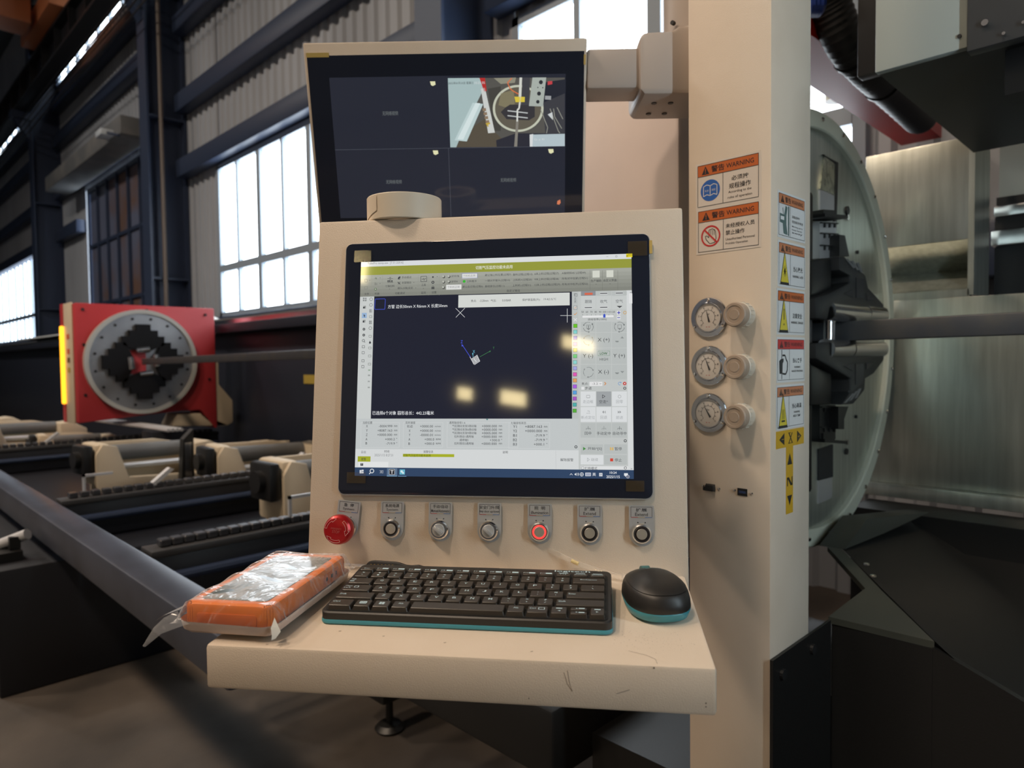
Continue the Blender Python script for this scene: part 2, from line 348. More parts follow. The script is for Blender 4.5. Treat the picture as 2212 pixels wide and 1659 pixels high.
# red chuck unit
cy, cz = 1.89, 1.36
t = thing('chuck_unit', 'red chuck unit with round steel faceplate and orange light bar', 'machine', (-6.3, cy, 0))
y0, y1 = 1.42-cy, 2.5-cy
B().prism([(y0, .88), (y0+.75, .93), (y1-.14, .93), (y1-.02, .76), (y1, .76), (y1, 1.83), (y0, 1.83)], -.32, 0, frame((0, 0, 0), (0, 1, 0), (0, 0, 1)), bev=.006).build('red_housing', RED, t)
B().box(-.33, -.08, y0-.012, y0+.0, .87, 1.84, bev=.004).build('side_cover', CREAM2, t)
ORL = mat('orange_light_bar', (.9, .4, .02), .4, emit=((1.0, .42, .02, 1), 2.2))
B().box(-.36, -.325, y0-.04, y0-.004, 1.02, 1.66, bev=.012).build('light_bar', ORL, t)
B().box(-.40, -.33, y0-.02, y0+.1, .87, 1.84).build('red_rim', RED, t)
DM = mat('chuck_faceplate', (.42, .43, .45), .4, .8, mix=(3, (.30, .31, .33), .35, .7))
R_ = Matrix.Rotation(math.pi/2, 4, 'Y')
B().lathe([(0, .0), (.40, .0), (.40, .035), (0, .035)], T(0, 0, cz) @ R_, 64).build('faceplate', DM, t)
B().lathe([(.40, 0), (.432, 0), (.432, .05), (.40, .05)], T(0, 0, cz) @ R_, 64, close=True).build('rim_ring', mat('grey_rim', (.5, .5, .47), .45), t)
def cross(a): return [(y*math.cos(a)-z*math.sin(a), y*math.sin(a)+z*math.cos(a)) for y, z in ((.06, -.07), (.34, -.07), (.34, .07), (.25, .07), (.25, .11), (.2, .11), (.2, .15), (.06, .07))]
for k in range(4):
    a = k*math.pi/2
    pts = [(y*math.cos(a)-z*math.sin(a), y*math.sin(a)+z*math.cos(a)) for y, z in ((.09, -.05), (.14, -.16), (.21, -.16), (.21, -.11), (.26, -.11), (.26, -.055), (.31, -.055), (.31, .055), (.26, .055), (.26, .11), (.21, .11), (.21, .16), (.14, .16), (.09, .05))]
    B().prism(pts, .036, .075, T(0, 0, cz) @ frame((0, 0, 0), (0, 1, 0), (0, 0, 1))).build('jaw', mat('jaw_black', (.007, .007, .009), .65, spec=.2), t)
for k in range(4):
    a = k*math.pi/2+.1
    B().cyl((.06, .1*math.cos(a)-.05*math.sin(a), cz+.1*math.sin(a)+.05*math.cos(a)), (.06, .1*math.cos(a)+.05*math.sin(a), cz+.1*math.sin(a)-.05*math.cos(a)), .028).build('jaw_roller', BRIGHT, t)
for k in range(16):
    a = k*math.pi/8+.2
    B().cyl((.035, .36*math.cos(a), cz+.36*math.sin(a)), (.042, .36*math.cos(a), cz+.36*math.sin(a)), .011, seg=8).build('bolt', BLACK, t)
B().box(.036, .04, -.11, .02, cz-.1, cz+.1).build('red_bore', mat('red_bore', (.55, .05, .06), .5), t)
for y, z in ((-.42, 1.78), (.05, 1.79), (.53, 1.77), (-.42, 1.5), (-.42, 1.1), (.55, 1.2)): B().cyl((0, y, z), (.008, y, z), .012, seg=8).build('cover_screw', BLACK, t)
B().prism([(y0+.7, .80), (y1+.1, .77), (y1+.15, .80), (y1+.15, 1.0), (y1+.03, 1.15), (y1+.03, 1.35), (y1-.03, 1.35), (y1-.03, .80), (y1-.14, .9), (y0+.75, .9)], -.3, -.01, frame((0, 0, 0), (0, 1, 0), (0, 0, 1)), bev=.008).build('saddle', CREAM2, t)
for zz, mm in ((1.57, RED), (1.45, RED), (1.38, BLACK), (1.30, mat('yellow_plate', (.45, .33, .06), .5))): B().box(-.24, -.16, y0-.014, y0-.011, zz-.02, zz+.02).build('side_mark', mm, t)
# the square tube being cut
tb = B(); tb.box(-6.2, 2.6, -.025, .025, -.025, .025, bev=.004)
tube = tag(tb.build('square_tube', RAW), 'long dark square steel tube held through both chucks', 'tube'); tube.location = (0, 1.885, 1.4175); tube.rotation_euler = (0, -math.atan(.009), 0)
# near square beam under the console
t = tag(B().box(-9, -1.575, .632, .752, .59, .71, bev=.012).build('box_beam', mat('dull_grey_beam', (.075, .084, .115), .36, .25, mix=(5, (.055, .06, .08), .4, .7))), 'thick dark grey box beam running diagonally under the console shelf', 'beam')
# loading frame
LF = mat('loading_frame_paint', (.010, .011, .016), .42)
t = thing('loading_frame', 'low black frame carrying the chain conveyors', 'frame')
B().box(-9, -3.42, .46, 2.6, .0, .52, bev=.01).build('base', LF, t)
B().box(-3.4, -1.9, 2.3, 2.6, .0, .5, bev=.01).build('base_extension', LF, t)
CH = mat('chain_steel', (.12, .12, .13), .35, .8)
for i, (x, lab) in enumerate(((-2.55, 'nearest chain conveyor beam, left of the console foot'), (-3.79, 'middle chain conveyor beam in front of the cream feed arms'), (-6.45, 'farthest chain conveyor beam below the red chuck unit'))):
    t = thing('chain_conveyor', lab, 'conveyor', (x, 0, 0), group='chain conveyors')
    ye = 2.28 if i == 0 else 2.55
    B().box(-.05, .05, .76, ye, .525, .69, bev=.006).build('beam', LF, t)
    if i == 0: B().box(-.025, .055, 1.05, ye, .2, .525).build('skirt_plate', LF, t)
    B().box(-.055, .058, .76, ye, .69, .715, bev=.003).build('chain_guide', mat('guide_steel', (.055, .055, .058), .45, .3), t)
    B().cyl((.062, .78, .62), (.062, ye-.02, .62), .018, seg=10).build('side_tube', NAVY, t)
    n = 36
    for k in range(n):
        y = .80+k*((ye-.83)/n); B().box(-.022, .022, y, y+.036, .716, .742, bev=.004, seg=1).build('chain_link', CH, t)
    ys = [(1.28, 0), (1.62, 1)] if i == 0 else ([(.86, 0), (1.15, 1), (1.9, 1)] if i == 1 else [(1.2, 1)])
    for y, k in ys:
        if k == 0: B().box(-.006, .006, y, y+.012, .72, .82).box(-.006, .006, y, y+.13, .808, .82).build('stop_bracket', SILVER, t)
        else: B().hexa([(-.02, y, .73), (.02, y, .73), (.02, y+.03, .73), (-.02, y+.03, .73), (-.02, y+.1, .81), (.02, y+.1, .81), (.02, y+.12, .80), (-.02, y+.12, .80)]).build('tilted_stop', SILVER, t)
# cream feed arms with rollers
def feed_arm(loc, rz, lab, sc=1.0, tall=.30):
    t = thing('feed_arm', lab, 'feed arm', loc, rz, 'cream feed arms'); t.scale = (sc, sc, sc); zt_ = tall
    far = [(-.34, 0), (.30, .04), (.36, .10), (.36, zt_-.10), (.05, zt_-.03), (-.34, zt_-.02)]
    B().prism(far, -.142, -.118, XFM, bev=.004).build('rear_plate', CREAM2, t)
    B().prism([(-.36, 0), (-.30, 0), (-.25, .08), (.28, .05), (.36, .08), (.36, .12), (.26, .11), (-.22, .14), (-.28, zt_-.03), (-.36, zt_-.01), (-.40, zt_-.07), (-.40, .10)], .118, .142, XFM, bev=.006).build('front_plate', CREAM2, t)
    B().box(-.118, .118, -.395, -.31, .10, zt_-.01, bev=.02).build('front_post', CREAM2, t)
    B().prism([(.20, .06), (.36, .08), (.42, .14), (.42, zt_-.12), (.30, zt_-.05), (.20, zt_-.06)], -.118, .118, XFM, bev=.006).build('rear_block', CREAM2, t)
    B().cyl((-.03, -.31, zt_-.085), (-.03, .20, zt_-.095), .05).build('roller', GREYB, t)
    B().cyl((.06, -.31, zt_-.16), (.06, .20, zt_-.17), .018).build('shaft', SILVER, t)
    B().box(-.118, .118, -.28, .20, .07, .085).build('tray', GREYP, t)
    B().cyl((.04, -.46, zt_-.10), (.04, -.49, zt_-.10), .05).build('drive_cap', BLACK, t)
    B().box(-.07, .12, -.46, -.402, zt_-.19, zt_-.015, bev=.015).build('drive_cover', BLACK, t)
    for y in (.24, .32): B().cyl((.142, y, .105), (.15, y, .105), .014, seg=8).build('bolt', BLACK, t)
    return t
XFM = frame((0, 0, 0), (0, 1, 0), (0, 0, 1))
feed_arm((-4.78, 1.50, .522), .10, 'cream feed arm with rollers left of centre, behind the middle conveyor', tall=.36)
feed_arm((-4.22, 2.03, .522), -.05, 'cream feed arm just right of the black upright stop', tall=.34)
feed_arm((-3.12, 1.86, .502), .05, 'nearest cream feed arm, partly hidden behind the console edge', tall=.40)
feed_arm((-7.55, 1.32, .522), .1, 'distant cream feed arm left of the red chuck unit', tall=.34)
feed_arm((-7.0, 1.58, .522), -.1, 'distant cream feed arm below the red chuck unit', .8)
feed_arm((-5.2, 2.45, .522), 1.5, 'small cream feed arm in front of the navy machine bed', .6, .38)
feed_arm((-8.75, 1.05, .522), .1, 'farthest cream feed arm at the left picture edge', tall=.34)
for i, (x, y, z, lab) in enumerate(((-4.43, 1.56, .522, 'black upright stop block between two cream feed arms'), (-7.28, .98, .522, 'distant black upright stop block beside a cream feed arm'))):
    t = thing('stop_block', lab, 'stop', (x, y, z), group='stop blocks')
    B().box(-.06, .06, -.05, .05, 0, .06).build('foot', BLACKM, t); B().hexa([(-.03, -.04, .06), (.03, -.04, .06), (.03, .04, .06), (-.03, .04, .06), (-.03, -.02, .36), (.03, -.02, .36), (.03, .04, .42), (-.03, .04, .42)]).build('upright', BLACKM, t)
    B().box(.03, .036, -.015, .025, .10, .34).build('wear_strip', BRIGHT, t)
tag(B().box(-5.86, -5.62, 1.74, 2.02, .522, .828, bev=.01).build('bar_cradle', LF), 'black cradle under the bundle of bright bars', 'cradle')
for k in range(4):
    tag(B().cyl(Vector((-7.15, 1.71+k*.032, .842)), Vector((-5.50, 1.82+k*.032, .842)), .0135, seg=8).build('bright_bar', SILVER), '%s bright steel bar of the bundle below the red chuck' % ('nearest', 'second nearest', 'third nearest', 'farthest')[k], 'bar', 'bundle of bright bars')
t = thing('support_rod', 'short polished rod sticking up beside the box beam', 'rod', (-3.64, .545, .545))
B().cyl((-.09, -.09, -.002), (.06, .055, .075), .023).build('rod', SILVER, t); B().box(-.16, .10, -.07, .03, -.023, .015).build('rod_mount', BLACKM, t); B().box(.03, .06, -.01, .03, .02, .07).build('rod_clip', BLACKM, t)
t = thing('levelling_foot', 'black levelling foot on the floor below the console', 'foot', tuple(PL(842, 1575, 2, 0)))
B().lathe([(0, 0), (.05, 0), (.055, .01), (.04, .025), (.014, .03), (.012, .14), (0, .14)]).build('foot_pad', BLACKM, t); B().box(-.08, .08, -.08, .08, .14, .42, bev=.01).build('leg_post', BLACKM, t)
tag(B().box(-1.75, -1.0, 1.1, 1.5, .42, .58, bev=.01).build('lower_frame_beam', BLACKM), 'black frame beam resting on the levelling foot under the console', 'beam')
# ================================================================== RIGHT MACHINERY
YZ = lambda x: frame((x, 0, 0), (0, 1, 0), (0, 0, 1))   # local (Y, Z) plane, outward +X
dy, dz, dx = 1.9, 1.414, -.745
HOUS = mat('housing_cream', (.66, .56, .52), .45, bump=(600, .2, .0006), mix=(5, (.60, .52, .49), .4, .7))
t = thing('chuck_housing', 'pale pinkish machine housing behind the column and upper monitor', 'housing', (dx, dy, 0))
B().box(-.29, -.03, -.645, -.48, .92, 1.99, bev=.01).build('housing_body', HOUS, t)
B().lathe([(.09, -.27), (.50, -.27), (.50, -.034), (.09, -.034)], T(0, 0, dz) @ Matrix.Rotation(math.pi/2, 4, 'Y'), 48, close=True).build('chuck_barrel', BLACKM, t)
t = thing('big_chuck', 'large round steel chuck with a pale bolted rim right of the column', 'chuck', (dx, dy, dz))
R_ = Matrix.Rotation(math.pi/2, 4, 'Y')
B().lathe([(.09, -.03), (.53, -.03), (.53, .0), (.09, .0)], R_, 96, close=True).build('face_disc', STEEL, t)
B().lathe([(.525, -.03), (.572, -.03), (.572, .012), (.568, .016), (.528, .016), (.525, .012)], R_, 128, close=True).build('rim', PALE, t)
for k in range(24):
    a = 2*math.pi*k/24+.06
    B().lathe([(0, .024), (.004, .024), (.006, .021), (.0065, .016), (0, .016)], T(0, .549*math.cos(a), .549*math.sin(a)) @ R_, 10).build('rim_bolt', CHROME, t)
def P2(px, py, x=-.65): q = PL(px, py, 0, x); return (q.y-dy, q.z-dz)
# window slots with bright cover plates in the disc
for pts, m, n in (([(1779, 338), (1804, 352), (1803, 424), (1770, 408)], mat('bright_mottled_plate', (.75, .77, .62), .25, .9, mix=(60, (.4, .42, .36), .45, .6)), 'bright_cover'),
                  ([(1770, 410), (1801, 421), (1801, 470), (1770, 470)], ALU, 'slide_plate'),
                  ([(1767, 970), (1798, 960), (1798, 1030), (1767, 1038)], NAVYD, 'lower_slot'),
                  ([(1767, 1038), (1796, 1030), (1796, 1075), (1767, 1088)], ALU, 'lower_cover'),
                  ([(1776, 334), (1781, 338), (1808, 352), (1804, 500), (1800, 500), (1803, 354)], BLACK, 'slot_edge')):
    B().prism([P2(x, y, dx+.002) for x, y in pts], .0, .004 if n != 'slot_edge' else .006, YZ(0)).build(n, m, t)
# slide rails and jaws
cJ = crop_ = lambda x, y: (1720+x/2.764, 500+y/2.764)
def PJ(pts, x=-.65): return [P2(*cJ(*q), x) for q in pts]
def jaw(nm, out, pockets, slots, rol, carrier):
    o = B().prism(PJ(out), .03, .095, YZ(0), bev=.005).build(nm, JAW, t, label='black cast jaw')
    for q in pockets: B().prism(PJ(q), .0945, .0965, YZ(0)).build('pocket', NAVYD, o)
    for q in slots: B().prism(PJ(q), .0945, .0970, YZ(0)).build('vent_slot', GREYB, o)
    for p0, p1 in rol:
        (ya, za), (yb, zb_) = P2(*cJ(*p0)), P2(*cJ(*p1)); z_ = (za+zb_)/2; B().cyl((.08, ya, z_), (.08, yb, z_), .0245, seg=24).build('roller', BRIGHT, o)
    B().prism(PJ(carrier), .004, .075, YZ(0), bev=.005).build('jaw_carrier', BLACKM, t)
jaw('upper_jaw', [(120, 520), (115, 395), (190, 372), (325, 305), (325, 265), (262, 232), (262, 150), (290, 148), (415, 258), (432, 335), (470, 375), (525, 435), (525, 480), (205, 450), (190, 525)],
    [[(355, 275), (402, 285), (402, 402), (355, 395)], [(283, 372), (335, 345), (335, 397)], [(418, 365), (463, 406), (420, 415)]],
    [[(290+k*33, 165+k*12), (303+k*33, 163+k*12), (352+k*22, 218+k*12), (336+k*22, 220+k*12)] for k in range(3)], [((215, 475), (428, 490)), ((432, 490), (535, 496))], [(140, 165), (262, 155), (262, 380), (140, 385)])
jaw('lower_jaw', [(120, 665), (120, 760), (190, 800), (325, 880), (325, 960), (270, 1035), (345, 1030), (410, 950), (415, 880), (465, 850), (525, 770), (525, 735), (205, 740), (205, 662)],
    [[(352, 790), (398, 785), (398, 910), (352, 915)], [(280, 803), (333, 785), (333, 832)], [(415, 785), (463, 780), (415, 824)]],
    [[(280+k*33, 1025-k*14), (294+k*33, 1022-k*14), (345+k*20, 965-k*14), (330+k*20, 968-k*14)] for k in range(3)], [((210, 700), (335, 702)), ((340, 702), (530, 702))], [(140, 790), (262, 850), (262, 1035), (140, 1040)])
def slide(box, m, teeth, nm='slide_rail'):
    x0_, y0_, x1_, y1_ = box; o = B().prism(PJ([(x0_, y0_), (x1_, y0_), (x1_, y1_), (x0_, y1_)], -.72), .002, .025, YZ(0)).build(nm, m, t)
    for ty in teeth:
        B().prism(PJ([(x0_, ty), (x1_, ty+6), (x1_, ty+12), (x0_, ty+6)], -.72), .025, .031, YZ(0)).build('slide_tooth', BLACK, o)
        for k in range(3): B().prism(PJ([(x0_+22+k*30, ty+8), (x0_+28+k*30, ty+8), (x0_+28+k*30, ty+32), (x0_+22+k*30, ty+32)], -.72), .025, .029, YZ(0)).build('slide_tooth', BLACK, o)
slide((140, -60, 240, 160), ALU, (-55, 8, 80)); slide((140, 1035, 235, 1240), BLACKM, (1045, 1165))
B().prism(PJ([(245, 20), (280, 25), (305, 150), (245, 150)], -.70), .002, .05, YZ(0)).build('slide_fin', BLACKM, t); B().prism(PJ([(240, 1045), (300, 1045), (275, 1120), (275, 1180), (240, 1180)], -.70), .002, .05, YZ(0)).build('slide_fin', BLACKM, t)
for yy in (-100, 1235): B().prism(PJ([(110, yy), (250, yy+12), (250, yy+30), (110, yy+20)], -.71), .002, .06, YZ(0)).build('end_clamp', BLACKM, t); B().prism(PJ([(150, yy-30), (220, yy-25), (220, yy+15), (150, yy+10)], -.72), .002, .03, YZ(0)).build('clamp_screw', BLACKM, t)
B().box(.0, .06, -.30, -.185, -.40, .33, bev=.01).build('side_slide', BLACKM, t)
B().cyl((.07, -.115, -.055), (.07, -.115, .055), .014).build('vertical_roller', BRIGHT, t)
B().box(.0, .02, -.20, -.14, -.12, .12).build('centre_block', BLACK, t)
for px, py, r in ((1827, 955, .008), (1828, 470, .008), (1828, 455, .012), (1826, 975, .009), (1850, 545, .005), (1847, 900, .005)):
    a, c = P2(px, py, dx); B().cyl((0, a, c), (.006, a, c), r, seg=12).build('face_screw', CHROME if r == .008 else BLACK, t)
# stainless shroud
YS = 2.5
t = thing('steel_shroud', 'brushed stainless shroud panels behind the tube at the right', 'panel', (0, YS, 0))
B().box(-.83, -.531, 0, .03, 1.70, 2.011, bev=.003).build('upper_panel', STEEL, t)
B().hexa([(-.83, 0, 1.70), (-.53, 0, 1.70), (-.53, .03, 1.70), (-.83, .03, 1.70), (-.83, .16, 1.62), (-.53, .16, 1.62), (-.53, .19, 1.62), (-.83, .19, 1.62)]).build('bent_panel', STEEL, t)
B().hexa([(-.83, .0, 1.545), (-.53, .0, 1.545), (-.53, .16, 1.545), (-.83, .16, 1.545), (-.83, .155, 1.625), (-.53, .155, 1.625), (-.53, .16, 1.625), (-.83, .16, 1.625)]).build('sloped_panel', STEEL, t)
B().box(-.83, 1.6, 0, .03, .925, 1.525, bev=.002).build('lower_panel', STEEL, t)
B().box(-.83, -.530, 0, .03, 1.525, 1.548).build('panel_step', STEEL, t)
B().box(-.83, 1.6, -.03, .03, .882, .925, bev=.004).build('bottom_lip', STEEL, t)
B().box(-.534, -.518, 0, .2, 1.53, 2.005).build('edge_return', STEEL, t)
t = thing('rail_carriage', 'grey carriage with polished linear rails beyond the steel shroud', 'carriage', (0, 2.79, 0))
B().box(-.52, 1.6, .06, .1, 1.86, 2.35).build('back_plate', GREYP, t); B().cyl((-.35, .03, 1.93), (-.35, .03, 2.05), .02).build('grey_rod', GREYP, t)
B().box(-.52, 1.6, .02, .06, 1.845, 1.87).build('brush_seal', BLACK, t)
B().box(-.52, 1.6, -.02, .05, 1.80, 1.835, bev=.004).build('upper_rail', BRIGHT, t); B().box(-.52, 1.6, -.06, .05, 1.70, 1.75, bev=.004).build('lower_rail', BRIGHT, t)
B().box(-.52, 1.6, .0, .05, 1.75, 1.80).build('rail_gap', BLACK, t)
B().box(-.52, 1.6, .0, .1, 1.40, 1.70).build('black_bellows', mat('bellows', (.012, .014, .018), .35), t)
# cutting head cover above
t = thing('head_cover', 'grey sheet cover with black underside at the top right', 'cover', (0, 1.6, 0))
B().box(-.514, -.347, 0, .02, 1.945, 2.6, bev=.003).build('front_cover', GREYP, t)
B().box(-.345, .25, -.012, .02, 1.932, 2.6, bev=.002).build('dark_plate', mat('dark_grey_plate', (.045, .047, .05), .45), t)
B().box(-.512, .25, .02, .85, 1.947, 2.6).build('black_box', BLACKM, t)
B().box(-.30, .2, .08, .16, 1.86, 1.947).build('brush_strip', BLACK, t)
B().cyl((-.36, .0, 1.97), (-.36, -.003, 1.97), .004, seg=8).build('screw', BLACK, t)
for x, z in ((-.315, 1.975), (-.285, 1.945), (-.255, 1.955)): B().cyl((x, -.012, z), (x, -.02, z), .006 if x < -.3 else .003, seg=10).build('bolt', CHROME, t)
t = tag(B().box(-.687, -.52, 2.0, 2.04, 2.095, 2.9, bev=.003).build('dark_upright', BLACKM), 'black upright panel left of the grey head cover', 'panel')
t = tag(B().cyl((-1.22, 3.3, 2.5), (-1.22, 3.3, 4.6), .05).build('pale_pipe', mat('pale_pipe', (.75, .78, .72), .4)), 'pale vertical pipe behind the black hose', 'pipe')
# red gantry beam
t = thing('gantry_beam', 'red gantry beam under the black hose right of the column', 'beam', (-1.05, 0, 0))
B().box(-.09, .09, 2.2, 3.95, 2.415, 2.445).box(.06, .09, 2.2, 3.95, 2.445, 2.515).box(-.09, -.06, 2.2, 3.95, 2.445, 2.515).build('channel', REDB, t)
for y in (2.45, 2.75, 3.1, 3.5): B().box(-.06, .06, y, y+.10, 2.445, 2.545).build('bracket', REDB, t)
# black corrugated hose
HB = mat('hose_black', (.014, .014, .015), .5)
t = thing('exhaust_hose', 'black ribbed exhaust hose curving down at the top right', 'hose')
pth = cpath([AT(1768, -60, 2.25), AT(1790, 5, 2.3), AT(1825, 88, 2.35), AT(1872, 145, 2.45), AT(1930, 198, 2.65), AT(1990, 256, 2.9)], 14)
B().tube(pth, [.064 + (.003 if i % 2 else 0) for i in range(len(pth))], 18).build('hose', HB, t)
for i in (34, 50): B().tube([pth[i], pth[i+1]], .071, 18).build('hose_clamp', BLACKM, t)
t = thing('blue_cable_bundle', 'blue cable bundle at the top edge right of the column', 'cable')
for k in range(3): B().tube(cpath([AT(1752+k*9, -30, 1.9), AT(1758+k*9, 8, 1.9), AT(1752+k*7, 30, 1.95)], 6), .012, 8).build('cable', mat('blue_cable', (.02, .06, .35), .4), t)
# black base and guards
zb = .864
t = thing('machine_plinth', 'black machine plinth with a grey notched ledge at the lower right', 'base')
GL = mat('ledge_grey_green', (.042, .045, .037), .4)
B().prism([(-.495, 1.312), (-.323, 1.318), (-.47, 1.53), (-.648, 1.80), (-.68, 1.794), (-.501, 1.524)], zb-.012, zb, None).build('ledge', GL, t)
B().box(-.49, -.325, 1.315, 1.33, 0, zb-.012).build('front_panel', BLACKM, t)
B().hexa([(-.325, 1.316, 0), (1.2, 1.316, 0), (1.2, 1.33, 0), (-.325, 1.33, 0), (-.325, 1.316, zb-.01), (1.2, 1.316, .25), (1.2, 1.33, .25), (-.325, 1.33, zb-.01)]).build('side_panel', BLACKM, t)
B().poly([(-.323, 1.32, zb), (.55, 1.32, .2), (.55, 2.46, .87), (-.66, 2.46, .87), (-.648, 1.80, zb+.001)]).build('chute', mat('chute_black', (.011, .011, .0105), .5), t)
B().box(-.8, 1.2, 2.3, 2.468, .3, .87).build('rear_block', BLACKM, t)
B().hexa([(-.70, 1.79, zb), (-.64, 1.80, zb), (-.62, 2.05, zb), (-.68, 2.05, zb), (-.70, 1.95, zb+.05), (-.64, 1.96, zb+.05), (-.58, 2.3, zb+.02), (-.64, 2.3, zb+.02)]).build('guide_plate', GL, t)
B().box(-.72, -.53, 1.35, 1.80, .0, zb-.2).build('inner_block', BLACKM, t)
B().box(-1.0, -.62, 1.24, 2.3, .0, .48).build('rear_base', BLACKM, t)
for p in ((-.51, 1.6, .87), (-.55, 1.68, .87)): B().lathe([(0, .004), (.006, .003), (.007, 0), (0, 0)], T(*p), 8).build('ledge_bolt', CHROME, t)
t = thing('column_guard', 'black sheet guard bolted to the column foot', 'guard', (-.493, 1.066, 0))
B().prism([(-.003, 0), (.237, 0), (.237, .862), (-.003, .862)], .001, .006, YZ(0)).build('sheet', BLACKM, t)
for y, z in ((.03, .83), (.15, .835)): B().cyl((.006, y, z), (.011, y, z), .009, seg=12).build('bolt', BLACK, t)
# cool LED work light of the machine (beside the column, seen on the surveillance picture)
t = thing('led_work_light', 'slim cool white LED work light bar on the machine enclosure', 'lamp', (.85, .75, 1.15), math.radians(50))
B().box(-.03, .03, -.03, .0, -.02, 1.12, bev=.004).build('housing', ALU, t)
B().box(-.022, .022, .0, .008, .0, 1.1, bev=.002).build('diffuser', mat('cool_diffuser', (.9, .95, 1), .4, emit=((.85, .95, 1, 1), 10)), t)
B().cyl((0, -.015, -1.15), (0, -.015, -.02), .02).build('post', ALU, t); B().cyl((0, -.015, -1.15), (0, -.015, -1.14), .1).build('foot', ALU, t)
l = bpy.data.lights.new('led_light', 'AREA'); l.shape = 'RECTANGLE'; l.size = .05; l.size_y = 1.1; l.energy = LED_W; l.color = (.72, .90, 1.0)
o = bpy.data.objects.new('led_light', l); COL.objects.link(o); o.parent = t; o.location = (0, .012, .55); o.rotation_euler = (math.radians(90), 0, 0)
# ================================================================== COLUMN
CX0, CX1, CY0, CY1 = -.640, -.493, 1.066, 1.218
COLM = thing('machine_column', 'cream square machine column with warning stickers, gauges and knobs', 'column', (CX1, CY0, 0))
B().box(CX0-CX1, 0, 0, CY1-CY0, 0, 2.6, bev=.0025).build('post', CREAM, COLM)
FF = frame((0, 0, 0), (1, 0, 0), (0, 0, 1))            # front face: local (x, z), outward -Y
SF = frame((0, 0, 0), (0, 1, 0), (0, 0, 1))            # side face: local (y, z), outward +X
def cf(px, py): q = PL(px, py, 1, CY0); return (q.x-CX1, q.z)
def cs(px, py): q = PL(px, py, 0, CX1); return (q.y-CY0, q.z)
def crop(ox, oy, s): return lambda x, y: (ox+x/s, oy+y/s)
cE, cFc, cG = crop(1480, 300, 5.53), crop(1480, 600, 4.879), crop(1480, 900, 4.878)
INK = mat('print_black', (.02, .02, .022), .45); WHT = mat('print_white', (.70, .69, .68), .35); WHTG = mat('sticker_cream', (.70, .62, .54), .35)
ORA = mat('print_orange', (.55, .13, .03), .4); ORB = mat('print_orange_faded', (.55, .20, .09), .4); REDP = mat('print_red', (.55, .03, .03), .4); BLUP = mat('print_blue', (.03, .12, .42), .4)
YELP = mat('print_yellow', (.68, .55, .05), .4); YEL2 = mat('print_amber', (.62, .36, .02), .4); GRYP = mat('print_grey', (.10, .16, .15), .4)
NM = {'print_black': 'black_print', 'print_white': 'white_print', 'print_orange': 'orange_header', 'print_orange_faded': 'orange_header', 'print_red': 'red_print', 'print_blue': 'blue_print', 'print_yellow': 'yellow_print', 'print_amber': 'amber_print', 'print_grey': 'grey_print'}
def warntri(p, m, c, s, h, ex=None, ry=1.15):
    p.poly(m, [(c[0]-s, c[1]-s*ry*.75), (c[0]+s, c[1]-s*ry*.75), (c[0], c[1]+s*ry)], h)
    if ex:
        p.rect(ex, c[0]-s*.09, c[1]-s*.15*ry, c[0]+s*.09, c[1]+s*.5*ry, h+.0001); p.disc(ex, (c[0], c[1]-s*.42*ry), s*.12, h+.0001, 8)
def sticker(fr, x0, z0, x1, z1, head, back, texts, icon, hf=.27, lab=None, split=.43):
    w, hgt = x1-x0, z1-z0; m = .004
    o = B().prism([(x0-m, z0-m), (x1+m, z0-m), (x1+m, z1+m), (x0-m, z1+m)], .0002, .0006, fr).build('warning_sticker', back, COLM, smooth=0, label=lab)
    p = Print(); h = .0008; zh = z1-hgt*hf
    p.rect(head, x0, zh, x1, z1, h); L = .0007
    for a, c in (((x0, z0), (x1, z0)), ((x1, z0), (x1, z1)), ((x1, z1), (x0, z1)), ((x0, z1), (x0, z0)), ((x0, zh), (x1, zh)), ((x0+w*split, z0), (x0+w*split, zh))): p.line(INK, a, c, L, h+.0002)
    hz = (zh+z1)/2; hh = (z1-zh)
    warntri(p, INK, (x0+w*.135, hz-hh*.05), w*.065, h+.0002, head, ry=min(1.6, hh*.42/(w*.065)))
    p.text(INK, '警告', x0+w*.235, x0+w*.455, hz, hh*.58, h+.0002, bold=.01); p.text(INK, 'WARNING', x0+w*.485, x0+w*.93, hz, hh*.42, h+.0002, bold=.006)
    for (t, fx0, fx1, fz, fh, bo) in texts: p.text(INK, t, x0+w*fx0, x0+w*fx1, z0+hgt*fz, hgt*fh, h, bold=bo)
    icon(p, x0+w*split*.5, z0+hgt*(1-hf)*.5, w, hgt, h)
    p.build(o, fr, NM); return o
def ic_book(p, cx, cz, w, hg, h):
    r = w*.165; p.disc(BLUP, (cx, cz), r, h, 36)
    q = lambda a, c: (cx+a*r, cz+c*r)
    p.path(WHT, [q(-.7, -.5), q(-.7, .42), q(-.35, .55), q(0, .42), q(.35, .55), q(.7, .42), q(.7, -.5), q(.35, -.36), q(0, -.5), q(-.35, -.36)], r*.07, h+.0002, True)
    p.line(WHT, q(0, .42), q(0, -.5), r*.07, h+.0002)
    p.text(WHT, '安全', *[cx-.55*r, cx-.15*r], cz, r*.2, h+.0002); p.text(WHT, '规程', *[cx+.15*r, cx+.55*r], cz, r*.2, h+.0002)
